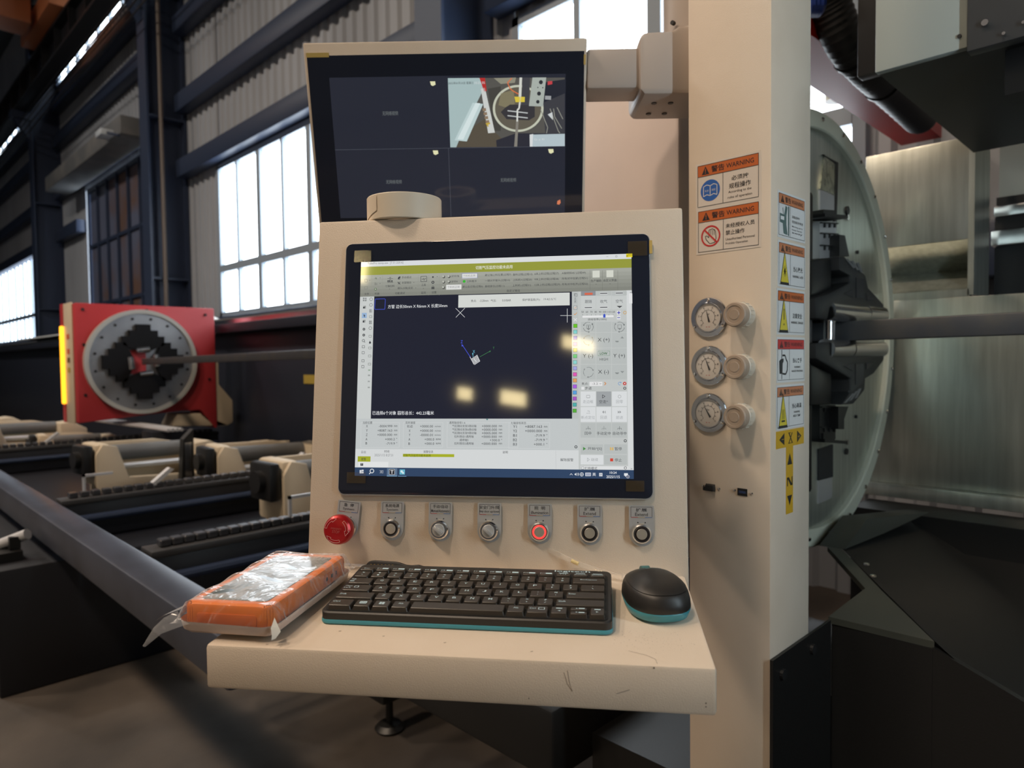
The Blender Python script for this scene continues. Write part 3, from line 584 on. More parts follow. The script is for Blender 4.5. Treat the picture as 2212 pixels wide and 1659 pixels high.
def ic_nohand(p, cx, cz, w, hg, h):
    r = w*.165; q = lambda a, c: (cx+a*r, cz+c*r)
    p.ring(REDP, (cx, cz), r*.93, r*.15, h+.0002, 40); p.line(REDP, q(-.62, .62), q(.62, -.62), r*.15, h+.0003)
    p.path(INK, [q(-.1, -.72), q(-.5, -.25), q(-.55, .05), q(-.38, .05), q(-.2, -.15), q(-.2, .55), q(-.08, .62), q(.05, .6), q(.08, .66), q(.25, .64), q(.27, .58), q(.42, .55), q(.45, .45), q(.5, .4), q(.55, -.3), q(.4, -.65)], r*.06, h, True)
    for a in (-.04, .16, .35): p.line(INK, q(a, .55), q(a, .05), r*.05, h)
def ic_tri(kind):
    def f(p, cx, cz, w, hg, h):
        s = w*.155; ry = 1.9
        warntri(p, INK, (cx, cz-.1*s), s*1.12, h, ry=ry); warntri(p, YELP, (cx, cz-.08*s), s*.93, h+.0002, INK if kind == 'ex' else None, ry=ry)
        if kind == 'laser':
            c = (cx, cz-.25*s); p.disc(INK, c, s*.16, h+.0004, 10, s*.28)
            for k in range(8): a = k*math.pi/4; p.line(INK, c, (c[0]+math.cos(a)*s*.36, c[1]+math.sin(a)*s*.6), s*.06, h+.0004)
        if kind == 'hot':
            p.rect(INK, cx-s*.4, cz-s*1.05, cx+s*.4, cz-s*.88, h+.0004)
            for k in (-1, 0, 1): p.path(INK, [(cx+k*s*.22-s*.05, cz-s*.75), (cx+k*s*.22+s*.05, cz-s*.4), (cx+k*s*.22-s*.05, cz-s*.05), (cx+k*s*.22+s*.04, cz+s*.25)], s*.07, h+.0004)
    return f
def ic_crush(p, cx, cz, w, hg, h):
    q = lambda a, c: (cx+a*w*.2, cz+c*hg*.36)
    p.rect(GRYP, *q(.65, -1), *q(.9, 1), h); p.poly(GRYP, [q(-.9, -.2), q(-.9, .4), q(-.1, .35), q(.2, 1), q(.55, .9), q(.35, .3), q(.35, -.3), q(.6, -.95), q(.1, -.95), q(-.2, -.9), q(-.35, -.25)], h)
    p.rect(WHT, *q(-.75, -.02), *q(-.1, .22), h+.0002); p.path(GRYP, [q(-.2, .3), q(-.35, .8)], w*.02, h)
def ic_pinch(p, cx, cz, w, hg, h):
    q = lambda a, c: (cx+a*w*.16, cz+c*hg*.3)
    p.poly(INK, [q(-.9, -.75), q(-1, .3), q(-.6, .45), q(.0, .5), q(.0, .25), q(-.2, .1), q(-.25, -.75)], h); p.path(INK, [q(-.25, .75), q(.35, .75), q(.6, .4), q(.9, .2), q(.85, -.5), q(.5, -.8), q(-.25, -.75)], w*.03, h)
    p.line(INK, q(-.4, 1.2), q(-.4, .3), w*.022, h); p.line(INK, q(-.4, -1.2), q(-.4, -.7), w*.022, h)
a, c = cf(*cE(155, 822)), cf(*cE(880, 168))
sticker(FF, a[0], a[1], c[0], c[1], ORA, WHTG, [('必须按', .57, .84, .55, .115, .008), ('规程操作', .53, .88, .37, .13, .008), ('According to the', .52, .89, .225, .075, .004), ('rules of operation', .51, .90, .10, .08, .004)], ic_book, lab='orange warning sticker with blue book symbol')
a, c = cf(*cE(162, 1358)), cf(*cE(880, 750))
sticker(FF, a[0], a[1], c[0], c[1], ORA, WHTG, [('未经授权人员', .47, .94, .55, .11, .008), ('禁止操作', .47, .78, .385, .115, .008), ('Unauthorized Personnel', .47, .94, .23, .06, .004), ('Prohibit Operation', .47, .83, .12, .065, .004)], ic_nohand, lab='orange warning sticker with crossed-out hand')
SD = [((cE(1113, 1140)), (cE(1420, 752)), ORB, ic_crush, [('设备运动中', .5, .80, .52, .07, .01), ('切勿将手伸进', .5, .94, .40, .07, .01), ('Moving parts', .5, .92, .28, .05, .01), ('keep hands', .5, .9, .2, .05, .01), ('away', .5, .92, .12, .05, .01)], 'faded orange warning sticker with crushed hand'),
      ((1681.6, 613), (cE(1420, 1310)), ORB, ic_tri('laser'), [('当心激光', .55, .92, .42, .13, .015), ('WARNING  LASER', .52, .95, .24, .06, .012)], 'orange warning sticker with laser triangle'),
      ((cFc(973, 570)), (cFc(1248, 172)), ORA, ic_tri('ex'), [('注意安全', .55, .92, .42, .13, .015), ('WARNING  DANGER', .49, .97, .25, .06, .012)], 'orange warning sticker with yellow exclamation triangle'),
      ((cFc(970, 1082)), (cFc(1247, 657)), REDP, ic_pinch, [('当心夹手', .56, .92, .48, .12, .015), ('WARNING', .62, .86, .31, .05, .012), ('HANDS PINCHING', .52, .96, .21, .05, .012)], 'red warning sticker with pinched fingers'),
      ((cFc(965, 1585)), (cFc(1242, 1136)), ORB, ic_tri('hot'), [('当心高温', .55, .92, .5, .12, .015), ('WARNING', .62, .86, .34, .05, .012), ('HIGH TEMP', .60, .88, .24, .06, .012)], 'orange warning sticker with hot surface triangle')]
for bl, tr, hd, ic, tx, lab in SD:
    a, c = cs(*bl), cs(*tr); sticker(SF, a[0], a[1], c[0], c[1], hd, WHT, tx, ic, hf=.235, lab=lab)
# T-shaped axis sticker
a, c = cs(*cG(955, 345)), cs(*cG(1247, 108)); d0, d1 = cs(*cG(1060, 1032)), cs(*cG(1134, 305))
zt = a[1]+.0
o = B().prism([(a[0], zt), (d0[0], zt), (d0[0], d0[1]), (d1[0], d0[1]), (d1[0], zt), (c[0], zt), (c[0], c[1]), (a[0], c[1])], .0002, .0007, SF).build('axis_sticker', YEL2, COLM, smooth=0, label='amber T-shaped X and Z axis sticker')
p = Print(); mx, mz, hh, ww = (a[0]+c[0])/2, (zt+c[1])/2, c[1]-zt, c[0]-a[0]; h = .0009
p.poly(INK, [(a[0]+ww*.1, mz), (a[0]+ww*.28, mz+hh*.36), (a[0]+ww*.28, mz-hh*.36)], h); p.poly(INK, [(c[0]-ww*.1, mz), (c[0]-ww*.26, mz+hh*.36), (c[0]-ww*.26, mz-hh*.36)], h)
p.text(INK, 'X', mx-ww*.08, mx+ww*.08, mz, hh*.62, h, bold=.01); p.line(INK, (mx-ww*.085, mz+hh*.31), (mx+ww*.01, mz+hh*.31), .001, h); p.line(INK, (mx-ww*.085, mz-hh*.31), (mx+ww*.085, mz-hh*.31), .001, h)
p.line(YEL2, (a[0]+ww*.18, mz), (a[0]+ww*.26, mz), .001, h+.0002); p.line(YEL2, (c[0]-ww*.24, mz), (c[0]-ww*.15, mz), .001, h+.0002); p.line(YEL2, (c[0]-ww*.2, mz-.004), (c[0]-ww*.2, mz+.004), .0008, h+.0002)
dm, dw, dh = (d0[0]+d1[0])/2, d1[0]-d0[0], zt-d0[1]
p.poly(INK, [(dm, zt-dh*.10), (dm-dw*.36, zt-dh*.27), (dm+dw*.34, zt-dh*.27)], h); p.poly(INK, [(dm, d0[1]+dh*.12), (dm-dw*.36, d0[1]+dh*.27), (dm+dw*.34, d0[1]+dh*.27)], h)
zz, zw = zt-dh*.52, dh*.065
p.line(INK, (dm-dw*.34, zz-zw), (dm-dw*.34, zz+zw), dw*.12, h); p.line(INK, (dm+dw*.34, zz-zw), (dm+dw*.34, zz+zw), dw*.12, h); p.poly(INK, [(dm-dw*.38, zz+zw), (dm-dw*.12, zz+zw), (dm+dw*.38, zz-zw), (dm+dw*.12, zz-zw)], h)
p.build(o, SF, NM)
# gauges, regulator knobs, USB sockets
DIAL = mat('gauge_dial', (.68, .64, .60), .5); GLS = film('gauge_glass', (.9, .9, .9), .04, .03)
KNB = mat('knob_beige_plastic', (.36, .28, .215), .5); KNC = mat('knob_collar', (.55, .50, .42), .45)
for i, (gx, gz) in enumerate((cf(1533, 686), cf(1533, 790), cf(1533, 892))):
    M = FF @ T(gx, gz, 0)
    g = B().lathe([(.0335, 0), (.0335, .003), (.0325, .0045), (.026, .005), (.0245, .0075), (.0235, .0075), (.0235, .004), (.0, .004)], M, 48).build('pressure_gauge', mat('gauge_chrome', (.55, .57, .62), .16, 1), COLM, label='round chrome pressure gauge')
    B().lathe([(0, .0045), (.0232, .0045), (.0232, .005), (0, .005)], M, 40).build('dial', DIAL, g)
    p = Print(); h = .0053
    p.ring(INK, (0, 0), .0125, .0006, h, a0=-45, a1=225); 
    for k in range(11): an = math.radians(225-27*k); p.line(INK, (.0125*math.cos(an), .0125*math.sin(an)), (.0155*math.cos(an), .0155*math.sin(an)), .0007, h)
    for k, s in enumerate(('0', '2', '4', '6', '8', '10')): an = math.radians(225-54*k); p.text(INK, s, .018*math.cos(an)-.0013, .018*math.cos(an)+.0013, .018*math.sin(an), .003, h)
    p.text(INK, 'bar', -.002, .003, .006, .003, h)
    an = math.radians((105, 112, 122)[i]); p.poly(INK, [(.016*math.cos(an), .016*math.sin(an)), (.0012*math.sin(an), -.0012*math.cos(an)), (-.008*math.cos(an)+.0018*math.sin(an), -.008*math.sin(an)-.0018*math.cos(an)), (-.008*math.cos(an)-.0018*math.sin(an), -.008*math.sin(an)+.0018*math.cos(an)), (-.0012*math.sin(an), .0012*math.cos(an))], h+.0004)
    for sx in (-.004, .001): p.rect(REDP, sx, -.0165, sx+.002, -.0155, h)
    p.build(g, M, {'print_black': 'needle_and_scale', 'print_red': 'red_marks'})
    B().lathe([(.0236, .0072), (.02, .0082), (.008, .0092), (0, .0094)], M, 40).build('glass', GLS, g)
    for an in (90, 210, 330): an = math.radians(an); B().lathe([(0, .0085), (.002, .008), (.0032, .005), (0, .0045)], M @ T(.0293*math.cos(an), .0293*math.sin(an), 0), 12).build('bezel_screw', CHROME, g)
for i, (kx, kz) in enumerate((cf(1608, 681), cf(1608, 792), cf(1608, 898))):
    M = FF @ T(kx, kz, 0)
    k = B().lathe([(.019, 0), (.019, .004), (.0205, .005), (.0205, .018), (.0185, .021), (0, .021)], M, 36).build('regulator_knob', KNC, COLM, label='beige regulator knob')
    B().lathe([(.0185, .018), (.0195, .020), (.0195, .033), (.018, .0355), (.0145, .0355), (.014, .0345), (.0085, .0345), (.008, .0352), (0, .0352)], M, 36).build('cap', KNB, k)
    for q in range(18): an = q*math.pi/9; B().box(-.0008, .0008, -.001, .001, .006, .017, M @ T(.0205*math.cos(an), .0205*math.sin(an), 0) @ Matrix.Rotation(an, 4, 'Z')).build('grip_rib', KNC, k)
for i, (ux, uz) in enumerate((cf(1535, 1053), cf(1604, 1063))):
    M = FF @ T(ux, uz, 0)
    u = B().box(-.0085, .0085, -.006, .006, .0002, .0012, M).build('usb_socket', BLACK, COLM, label='black panel USB socket')
    if i == 0: B().prism([(-.010, -.005), (.0095, -.005), (.0095, .0055), (-.006, .0055), (-.006, .002), (-.010, .001)], .001, .009, M, bev=.001).build('rubber_plug', BLACK, u)
    else: B().box(-.006, .006, -.002, .002, .0012, .0016, M).build('tongue', mat('usb_blue', (.03, .05, .12), .4), u)
    for sx in (-.0145, .0155): B().lathe([(0, .0025), (.0015, .002), (.0028, 0), (0, 0)], M @ T(sx, .001 if sx < 0 else -.001, 0), 12).build('screw', CHROME, u)
# ================================================================== OPERATOR CONSOLE
OC = Vector((-.7813, .4139, 1.0981)); YAW = .656; TL = .1407; WC = .46; HC = .4362
CON = thing('operator_console', 'cream operator console with touch screen, button row and keyboard shelf', 'console', tuple(OC), YAW)
uC = Vector((math.cos(YAW), math.sin(YAW), 0)); bC = Vector((-math.sin(YAW), math.cos(YAW), 0)); vC = bC*math.sin(TL)+_z*math.cos(TL); nC = uC.cross(vC)
PF = frame((0, 0, 0), (1, 0, 0), (0, math.sin(TL), math.cos(TL)))    # panel frame in console coordinates
def pn(px, py, h=0):
    d = ray(px, py); q = CAM+d*((OC+nC*h-CAM).dot(nC)/d.dot(nC))-OC; return (q.dot(uC), q.dot(vC))
def sh(px, py, h=0):
    d = ray(px, py); q = CAM+d*((OC.z-.002+h-CAM.z)/d.z)-OC; return Vector((q.dot(uC), q.dot(bC), -.002+h))
st, ct = math.sin(TL), math.cos(TL)
XF = frame((0, 0, 0), (0, 1, 0), (0, 0, 1))
B().prism([(0, -.02), (.12, -.02), (.15, HC*ct-.03), (.15, HC*ct), (HC*st, HC*ct)], 0, WC, XF, bev=.0025).build('cabinet', CREAM, CON)
SHM = CREAM
B().prism([(-.2254, -.0046), (-.2254, -.0455), (.02, -.0455), (.02, .0), (0, .0)], .004, WC-.004, XF, bev=.0035).build('shelf', SHM, CON)
B().box(.36, .46, .13, .46, .1, .3, bev=.004).build('mount_arm', CREAM, CON)
# scratches and specks on the shelf front
SCR = mat('scratch_brown', (.20, .15, .11), .6); p = Print()
SCF = frame((0, -.2256, 0), (1, 0, 0), (0, 0, 1))
p.path(SCR, [(.330, -.014), (.333, -.024), (.337, -.030), (.3345, -.022), (.333, -.012)], .0004); p.path(SCR, [(.374, -.030), (.385, -.026)], .0004)
p.disc(SCR, (.447, -.034), .0007); p.disc(SCR, (.447, -.037), .0006); p.disc(SCR, (.405, -.0065), .0008); p.disc(SCR, (.30, -.038), .0006)
p.build(CON, SCF, default='scratch')
SPK = mat('dust_speck', (.16, .12, .09), .7); p = Print()
for i in range(130):
    x = .40+random.gauss(0, .022); y = -.178+random.gauss(0, .012)
    if .372 < x < .455: p.disc(SPK, (x, y), random.uniform(.00015, .00035), n=5)
for x, y in ((.115, -.185), (.16, -.192), (.06, -.22), (.3, -.21), (.22, -.2)): p.line(SPK, (x, y), (x+.0022, y+.0008), .0006)
p.path(SPK, [(.385, -.20), (.40, -.207), (.407, -.214), (.408, -.222)], .0003)
spo = p.build(CON, T(0, 0, -.0015) @ Matrix.Rotation(math.atan(.0046/.2254), 4, 'X') @ T(0, 0, .0018), default='dust_specks')
for q in spo: q['kind'] = 'stuff'
# ---- touch screen
SX0, SX1, SS0, SS1 = .0395, .4198, .0885, .4040
def rrect(x0, y0, x1, y1, r, n=6):
    out = []
    for cx, cy, a0 in ((x1-r, y1-r, 0), (x0+r, y1-r, 90), (x0+r, y0+r, 180), (x1-r, y0+r, 270)):
        out += [(cx+r*math.cos(math.radians(a0+90*k/n)), cy+r*math.sin(math.radians(a0+90*k/n))) for k in range(n+1)]
    return out
GLB = mat('black_glass_with_veil', (.018, .022, .037), .05, spec=.5)  # bluish veil of reflections is mixed into this base colour
B().prism(rrect(SX0-.0012, SS0-.0016, SX1+.0012, SS1+.0008, .009), .0003, .0030, PF, bev=.0004, seg=1).build('screen_trim', ALU, CON)
TS = B().prism(rrect(SX0, SS0, SX1, SS1, .008), .0005, .0042, PF, bev=.0006, seg=2).build('touch_screen', GLB, CON, label='large touch screen with black glass border')
cA, cB, cC, cD = crop(740, 500, 5.53), crop(1060, 500, 5.53), crop(730, 780, 5.351), crop(1060, 780, 5.353)
H0 = .0043
UIM = {}
def ui(rgb, k=1.0):
    key = (rgb, k)
    if key not in UIM:
        m = mat('display_%d_%d_%d' % rgb + ('' if k == 1 else '_%d' % (k*10)), (.01, .012, .02), .05, spec=.4, emit=(lin(rgb), k*.84)); m.cycles.emission_sampling = 'NONE'; UIM[key] = m
    return UIM[key]
class UI(Print):
    def __init__(s, base): s.d = {}; s.base = base
    def px(s, cr, x, y): return s.base(*cr(x, y))
    def R(s, rgb, cr, x0, y0, x1, y1, k=1): a = s.px(cr, x0, y0); c = s.px(cr, x1, y1); s.rect(ui(rgb), a[0], a[1], c[0], c[1], H0+k*.0001)
    def X(s, rgb, cr, t, x0, x1, yc, hp, k=4, bold=0):
        a = s.px(cr, x0, yc); c = s.px(cr, x1, yc); t0 = s.px(cr, (x0+x1)/2, yc-hp/2); t1 = s.px(cr, (x0+x1)/2, yc+hp/2)
        s.text(ui(rgb), t, a[0], c[0], (t0[1]+t1[1])/2, abs(t0[1]-t1[1]), H0+k*.0001, bold=bold)
    def Lh(s, rgb, cr, pts, wpx=2, k=3, close=False): s.path(ui(rgb), [s.px(cr, *q) for q in pts], wpx/5.4*.00057, H0+k*.0001, close)
    def Pg(s, rgb, cr, pts, k=3): s.poly(ui(rgb), [s.px(cr, *q) for q in pts], H0+k*.0001)
    def Dc(s, rgb, cr, x, y, r, k=3): s.disc(ui(rgb), s.px(cr, x, y), r/5.4*.00057, H0+k*.0001, 14)
    def Rg(s, rgb, cr, x, y, r, wpx, k=3, a0=0, a1=360): s.ring(ui(rgb), s.px(cr, x, y), r/5.4*.00057, wpx/5.4*.00057, H0+k*.0001, a0=a0, a1=a1)
    def Ar(s, rgb, cr, x, y, r, wpx, a0, a1, k=3): s.arrowarc(ui(rgb), s.px(cr, x, y), r/5.4*.00057, wpx/5.4*.00057, a0, a1, H0+k*.0001)
u = UI(lambda x, y: pn(x, y, .0043))
DK, MG, LG, PG, WH = (58, 60, 64), (120, 124, 120), (214, 218, 216), (198, 203, 203), (232, 235, 236)
x0, x1 = .0600, .3985
s_t0 = u.px(cB, 1690, 265)[1]; s_t1 = u.px(cB, 1690, 326)[1]; s_o = u.px(cB, 1690, 432)[1]; s_r = u.px(cB, 1690, 702)[1]; s_m = u.px(cD, 940, 666)[1]; s_g = u.px(cD, 750, 1030)[1]; s_b = u.px(cD, 1010, 1254)[1]; s_k = u.px(cD, 1000, 1356)[1]
Rc = lambda rgb, a, b, c, d, k=0: u.rect(ui(rgb), a, b, c, d, H0+k*.0001)
Rc((30, 32, 46), x0, s_k, x1, s_t0, 0)  # ground glow raised to stand in for the bluish reflected veil
Rc(WH, x0, s_t1, x1, s_t0, 1); Rc((158, 163, 62), x0, s_o, x1, s_t1, 1)
for k in range(6):
    q = 176-7*k; Rc((q, q+2, q-8), x0, s_r+(s_o-s_r)*(5-k)/6, x1, s_r+(s_o-s_r)*(6-k)/6, 1)
Rc((206, 211, 211), x0, s_g, x1, s_m, 1); Rc((226, 229, 229), x0, s_b, x1, s_g, 1); Rc((50, 72, 104), x0, s_k, x1, s_b, 1)
xl2 = u.px(cA, 375, 900)[0]; xr0 = u.px(cD, 940, 300)[0]; xr1 = u.px(cD, 1015, 300)[0]; xr2 = u.px(cD, 1580, 300)[0]
Rc(LG, x0, s_m, xl2, s_r, 1); Rc((200, 205, 203), xr0, s_m, xr1, s_r, 1); Rc((206, 210, 208), xr1, s_b, xr2, s_r, 2); Rc((228, 231, 231), xr2, s_b, x1, s_r, 2)
# title and banner
u.X((120, 120, 120), cA, 'TubePro temp.zzx  [7.31.225.6]', 300, 725, 380, 30); u.X((240, 240, 225), cA, '切割气压监控功能未启用', 1590, 2030, 428, 44, bold=.01)
u.R((240, 222, 40), cB, 1618, 266, 1692, 308, 2); u.Lh((120, 110, 20), cB, [(1618, 280), (1640, 305)], 4); u.Lh((120, 110, 20), cB, [(1640, 280), (1618, 305)], 4); u.Lh(MG, cB, [(1380, 302), (1405, 301)], 3); u.Lh(MG, cB, [(1492, 290), (1510, 289), (1510, 307), (1492, 308)], 3, close=True)
# ribbon text
for t, xa, xb, yc, hh in (('文件', 262, 318, 747, 26), ('机器', 385, 440, 744, 26), ('功能调试', 628, 745, 738, 28), ('监控', 938, 996, 732, 28), ('设置', 1066, 1122, 728, 28), ('七轴拉料', 512, 622, 652, 28), ('手动调试', 708, 822, 549, 28), ('支架随动', 708, 820, 612, 28), ('摆头(A轴)设定', 658, 842, 678, 30), ('工具', 942, 996, 640, 28), ('对中78', 1298, 1392, 534, 28), ('对中9', 1298, 1374, 600, 28), ('上料框冷', 1484, 1602, 595, 28), ('避让后过程(过程6)', 1432, 1678, 660, 30), ('基础复位(过程11)', 1700, 1935, 655, 30), ('一键对齐管头(过程10)', 1700, 2000, 588, 30), ('避让轴上料位置(过程7)', 1700, 2015, 520, 30)): u.X(DK, cA, t, xa, xb, yc, hh)
for t, xa, xb, yc, hh in (('备料过程(过程12)', 265, 500, 515, 32), ('6米上料过程(过程27)', 524, 812, 505, 34), ('A轴倾斜45°(过程49)', 850, 1135, 497, 32), ('上料机+(过程20)', 265, 492, 580, 32), ('9米上料过程(过程28)', 524, 812, 572, 32), ('所有对中加紧(过程51)', 850, 1160, 563, 32), ('上料机-(过程21)', 262, 482, 645, 32), ('12米上料过程(过程29)', 524, 830, 637, 32), ('所有对中松开(过程52)', 850, 1160, 630, 32), ('自定义输出', 195, 348, 708, 30), ('生产辅助', 1196, 1322, 590, 32), ('自定义界面', 1348, 1504, 584, 32)): u.X(DK, cB, t, xa, xb, yc, hh)
u.R((226, 228, 216), cB, 1216, 470, 1302, 550, 3); u.R((226, 228, 216), cB, 1382, 465, 1466, 546, 3)
for x in (1186, 1335, 1518): u.Lh((110, 112, 105), cB, [(x, 465), (x, 700)], 2)
for x in (350, 478, 905, 1032, 1158): u.Lh((150, 152, 142), cA, [(x, 525), (x-4, 765)], 2)
u.R((235, 236, 232), cA, 1428, 505, 1610, 558, 3); u.Lh((90, 100, 190), cA, [(1428, 503), (1610, 500), (1610, 555), (1428, 558)], 3, 4, True); u.X((150, 150, 155), cA, '下料机反转', 1440, 1588, 530, 28, 5)
u.R((235, 236, 232), cA, 1238, 638, 1420, 692, 3); u.X((150, 150, 155), cA, '下料机正转', 1254, 1400, 665, 28, 5)
for x, y in ((1206, 540), (1270, 537), (1206, 603), (1270, 600), (1204, 668)): u.Dc((70, 70, 66), cA, x+3, y+3, 17, 3); u.Dc((195, 197, 186), cA, x-2, y-2, 13, 4)
u.Dc((60, 190, 50), cA, 1453, 597, 17); u.Dc((70, 110, 60), cA, 395, 690, 16); u.Dc((190, 192, 180), cA, 395, 690, 10, 4)
u.Lh(DK, cA, [(265, 570), (290, 570), (296, 580), (296, 605), (265, 605)], 3, close=True); u.Lh(MG, cA, [(262, 660), (298, 658), (298, 688), (262, 690)], 3, close=True)
u.R(DK, cA, 385, 610, 398, 640); u.R(DK, cA, 405, 618, 412, 640); u.Lh(DK, cA, [(385, 560), (412, 560)], 4); u.Lh((80, 130, 70), cA, [(398, 545), (405, 575)], 4)
u.R(DK, cA, 535, 600, 602, 612); u.R(DK, cA, 560, 545, 580, 578)
for q in (545, 565, 590): u.Dc(DK, cA, q, 592, 9)
u.Lh(DK, cA, [(538, 562), (556, 562)], 4); u.Lh(DK, cA, [(584, 562), (602, 562)], 4)
u.Pg(DK, cA, [(660, 572), (668, 545), (692, 535), (690, 560), (676, 556), (690, 572)]); u.Lh(DK, cA, [(660, 605), (690, 632)], 8); u.Lh(DK, cA, [(690, 602), (662, 632)], 5)
u.Lh(DK, cA, [(936, 538), (1006, 536), (1006, 598), (936, 600)], 5, close=True); u.Lh(DK, cA, [(946, 572), (960, 575), (966, 558), (975, 585), (985, 560), (996, 570)], 4)
u.Dc(DK, cA, 1080, 545, 10); u.Rg(DK, cA, 1080, 608, 13, 9); u.R(DK, cA, 1062, 662, 1097, 690); u.Lh(DK, cA, [(1072, 660), (1072, 652), (1088, 652), (1088, 660)], 3)
for x, y in ((326, 585), (450, 556), (448, 622), (562, 690), (852, 610), (874, 676), (966, 682), (1132, 540)): u.Pg(DK, cA, [(x-6, y-3), (x+6, y-3), (x, y+4)])
for x, y in ((1260, 632), (1426, 628)): u.Pg(DK, cB, [(x-6, y-3), (x+6, y-3), (x, y+4)])
# drawing area
u.Lh((70, 85, 200), cA, [(392, 808), (505, 805), (512, 815), (505, 930), (390, 932), (384, 920)], 7, close=True)
u.X((235, 237, 240), cA, '方管 边长50mm X R6mm X 长度50mm', 542, 1252, 892, 46, bold=.006)
u.Lh((230, 232, 235), cA, [(1352, 918), (1460, 1025)], 5); u.Lh((230, 232, 235), cA, [(1462, 915), (1354, 1027)], 5)
u.Lh((230, 232, 235), cB, [(832, 1005), (972, 1005)], 5); u.Lh((230, 232, 235), cB, [(915, 922), (915, 1088)], 5)
u.R((226, 229, 224), cB, -385, 762, 944, 882, 2)
u.X(DK, cA, '焦点:', 1535, 1600, 830, 30, 5); u.X(DK, cA, '-3.20mm', 1638, 1742, 828, 26, 5); u.X(DK, cA, '气压:', 1770, 1838, 828, 30, 5)
u.X(DK, cB, '0.01BAR', 138, 242, 824, 26, 5); u.X(DK, cB, '保护镜温度(升):', 378, 592, 818, 34, 5); u.X(DK, cB, '19.4(2.5)°C', 634, 782, 812, 30, 5)
BLZ, GRZ, CYZ = (80, 95, 235), (70, 135, 85), (120, 205, 235)
u.X(BLZ, cA, 'Z', 1412, 1436, 1318, 36); u.Lh(BLZ, cA, [(1428, 1352), (1530, 1505)], 6); u.Pg(BLZ, cA, [(1422, 1345), (1446, 1365), (1424, 1376)])
u.X(CYZ, cA, 'X', 1556, 1582, 1435, 34); u.Lh(CYZ, cA, [(1555, 1460), (1560, 1500)], 5); u.Dc(CYZ, cA, 1556, 1462, 8)
u.X(GRZ, cA, 'Y', 1795, 1815, 1392, 32); u.Lh(GRZ, cA, [(1640, 1498), (1760, 1432)], 5); u.Pg(GRZ, cA, [(1772, 1424), (1752, 1428), (1760, 1446)])
for k in range(7): u.Lh((238, 240, 242), cA, [(1540+k*6, 1525+k*11), (1605+k*6, 1482+k*11)], 7, 4)
for q in ((1522, 1498, 1570, 1588), (1605, 1475, 1640, 1550), (1570, 1520, 1600, 1560)): u.Lh((238, 240, 242), cA, [q[:2], q[2:]], 6, 4)
u.X((235, 237, 240), cC, '已选择6个对象 图形总长：442.23毫米', 400, 1110, 600, 46, bold=.008)
u.Pg((70, 130, 130), cC, [(1710, 668), (1740, 668), (1725, 686)], 4)
# left tool icons
for i, y in enumerate((812, 905, 1005, 1072, 1168, 1238, 1308, 1378, 1448, 1545, 1615)):
    x = 265-i*2.2
    if i == 2: u.R((160, 190, 225), cA, x-28, y-32, x+28, y+30, 2); u.Pg(DK, cA, [(x-8, y-18), (x+14, y+4), (x+2, y+4), (x+8, y+18), (x, y+20), (x-6, y+6)])
    elif i == 0: [u.R(DK, cA, x+a-9, y+c-9, x+a+9, y+c+9) for a in (-12, 12) for c in (-12, 12)]
    elif i in (1, 3): u.R(MG, cA, x-16, y-16, x+16, y+16); u.R(DK, cA, x-16, y-4, x+2, y+16, 4)
    elif i in (4, 5): u.Dc(DK, cA, x, y, 16); u.Dc(LG, cA, x, y, 6, 4)
    elif i == 6: u.Rg(DK, cA, x-2, y-4, 14, 5); u.Lh(DK, cA, [(x+8, y+8), (x+18, y+18)], 6)
    else: u.Lh(DK, cA, [(x-14, y-14), (x+14, y-14), (x+14, y+14), (x-14, y+14)], 4, close=True)
for i, y in enumerate((810, 878, 948, 1018, 1085, 1155, 1252, 1325, 1392, 1488, 1585)):
    x = 342-i*1.9
    if i in (0, 1, 5): u.Rg(MG, cA, x, y, 18, 5)
    elif i == 7: u.Pg(DK, cA, [(x, y-20), (x+14, y+8), (x, y+18), (x-14, y+8)])
    elif i in (2, 4): [u.R(DK, cA, x-18, y-18+k*14, x+18, y-8+k*14) for k in range(3)]
    else: u.Lh(MG, cA, [(x-15, y-12), (x+15, y-12), (x+15, y+12), (x-15, y+12)], 4, close=True)
for x, y in ((362, 105), (360, 165), (358, 235), (358, 305)): u.R((90, 140, 90) if y < 150 else MG, cC, x-12, y-8, x+12, y+8)
# colour palette strip
u.R(DK, cB, 992, 735, 1024, 770); u.Lh(DK, cB, [(1002, 745), (1034, 745), (1034, 775), (1002, 775)], 3, close=True); u.X(DK, cB, '工', 996, 1024, 806, 26); u.X(DK, cB, '艺', 996, 1024, 840, 26)
u.R((240, 240, 240), cB, 990, 890, 1032, 932); u.Lh(DK, cB, [(990, 890), (1032, 890), (1032, 932), (990, 932)], 3, 4, True); u.Lh((220, 150, 80), cB, [(1000, 910), (1008, 920), (1024, 900)], 4, 5); u.Lh((235, 160, 70), cB, [(994, 985), (1006, 998), (1030, 970)], 6, 5); u.Lh((245, 245, 248), cB, [(992, 1038), (1030, 1074)], 6, 5); u.Lh((245, 245, 248), cB, [(1030, 1038), (992, 1074)], 6, 5)
for i, c in enumerate(((110, 205, 35), (125, 215, 215), (120, 110, 210), (200, 130, 210), (232, 222, 120), (120, 215, 130), (150, 225, 220), (175, 175, 235), (235, 95, 190), (240, 170, 100), (180, 100, 235), (95, 170, 235), (180, 90, 205), (85, 185, 180), (95, 185, 60))):
    y = 1128+i*72.4; u.R((70, 80, 80), cB, 987-i*.6, y-23, 1035-i*.6, y+23, 3); u.R(c, cB, 990-i*.6, y-20, 1032-i*.6, y+20, 4)
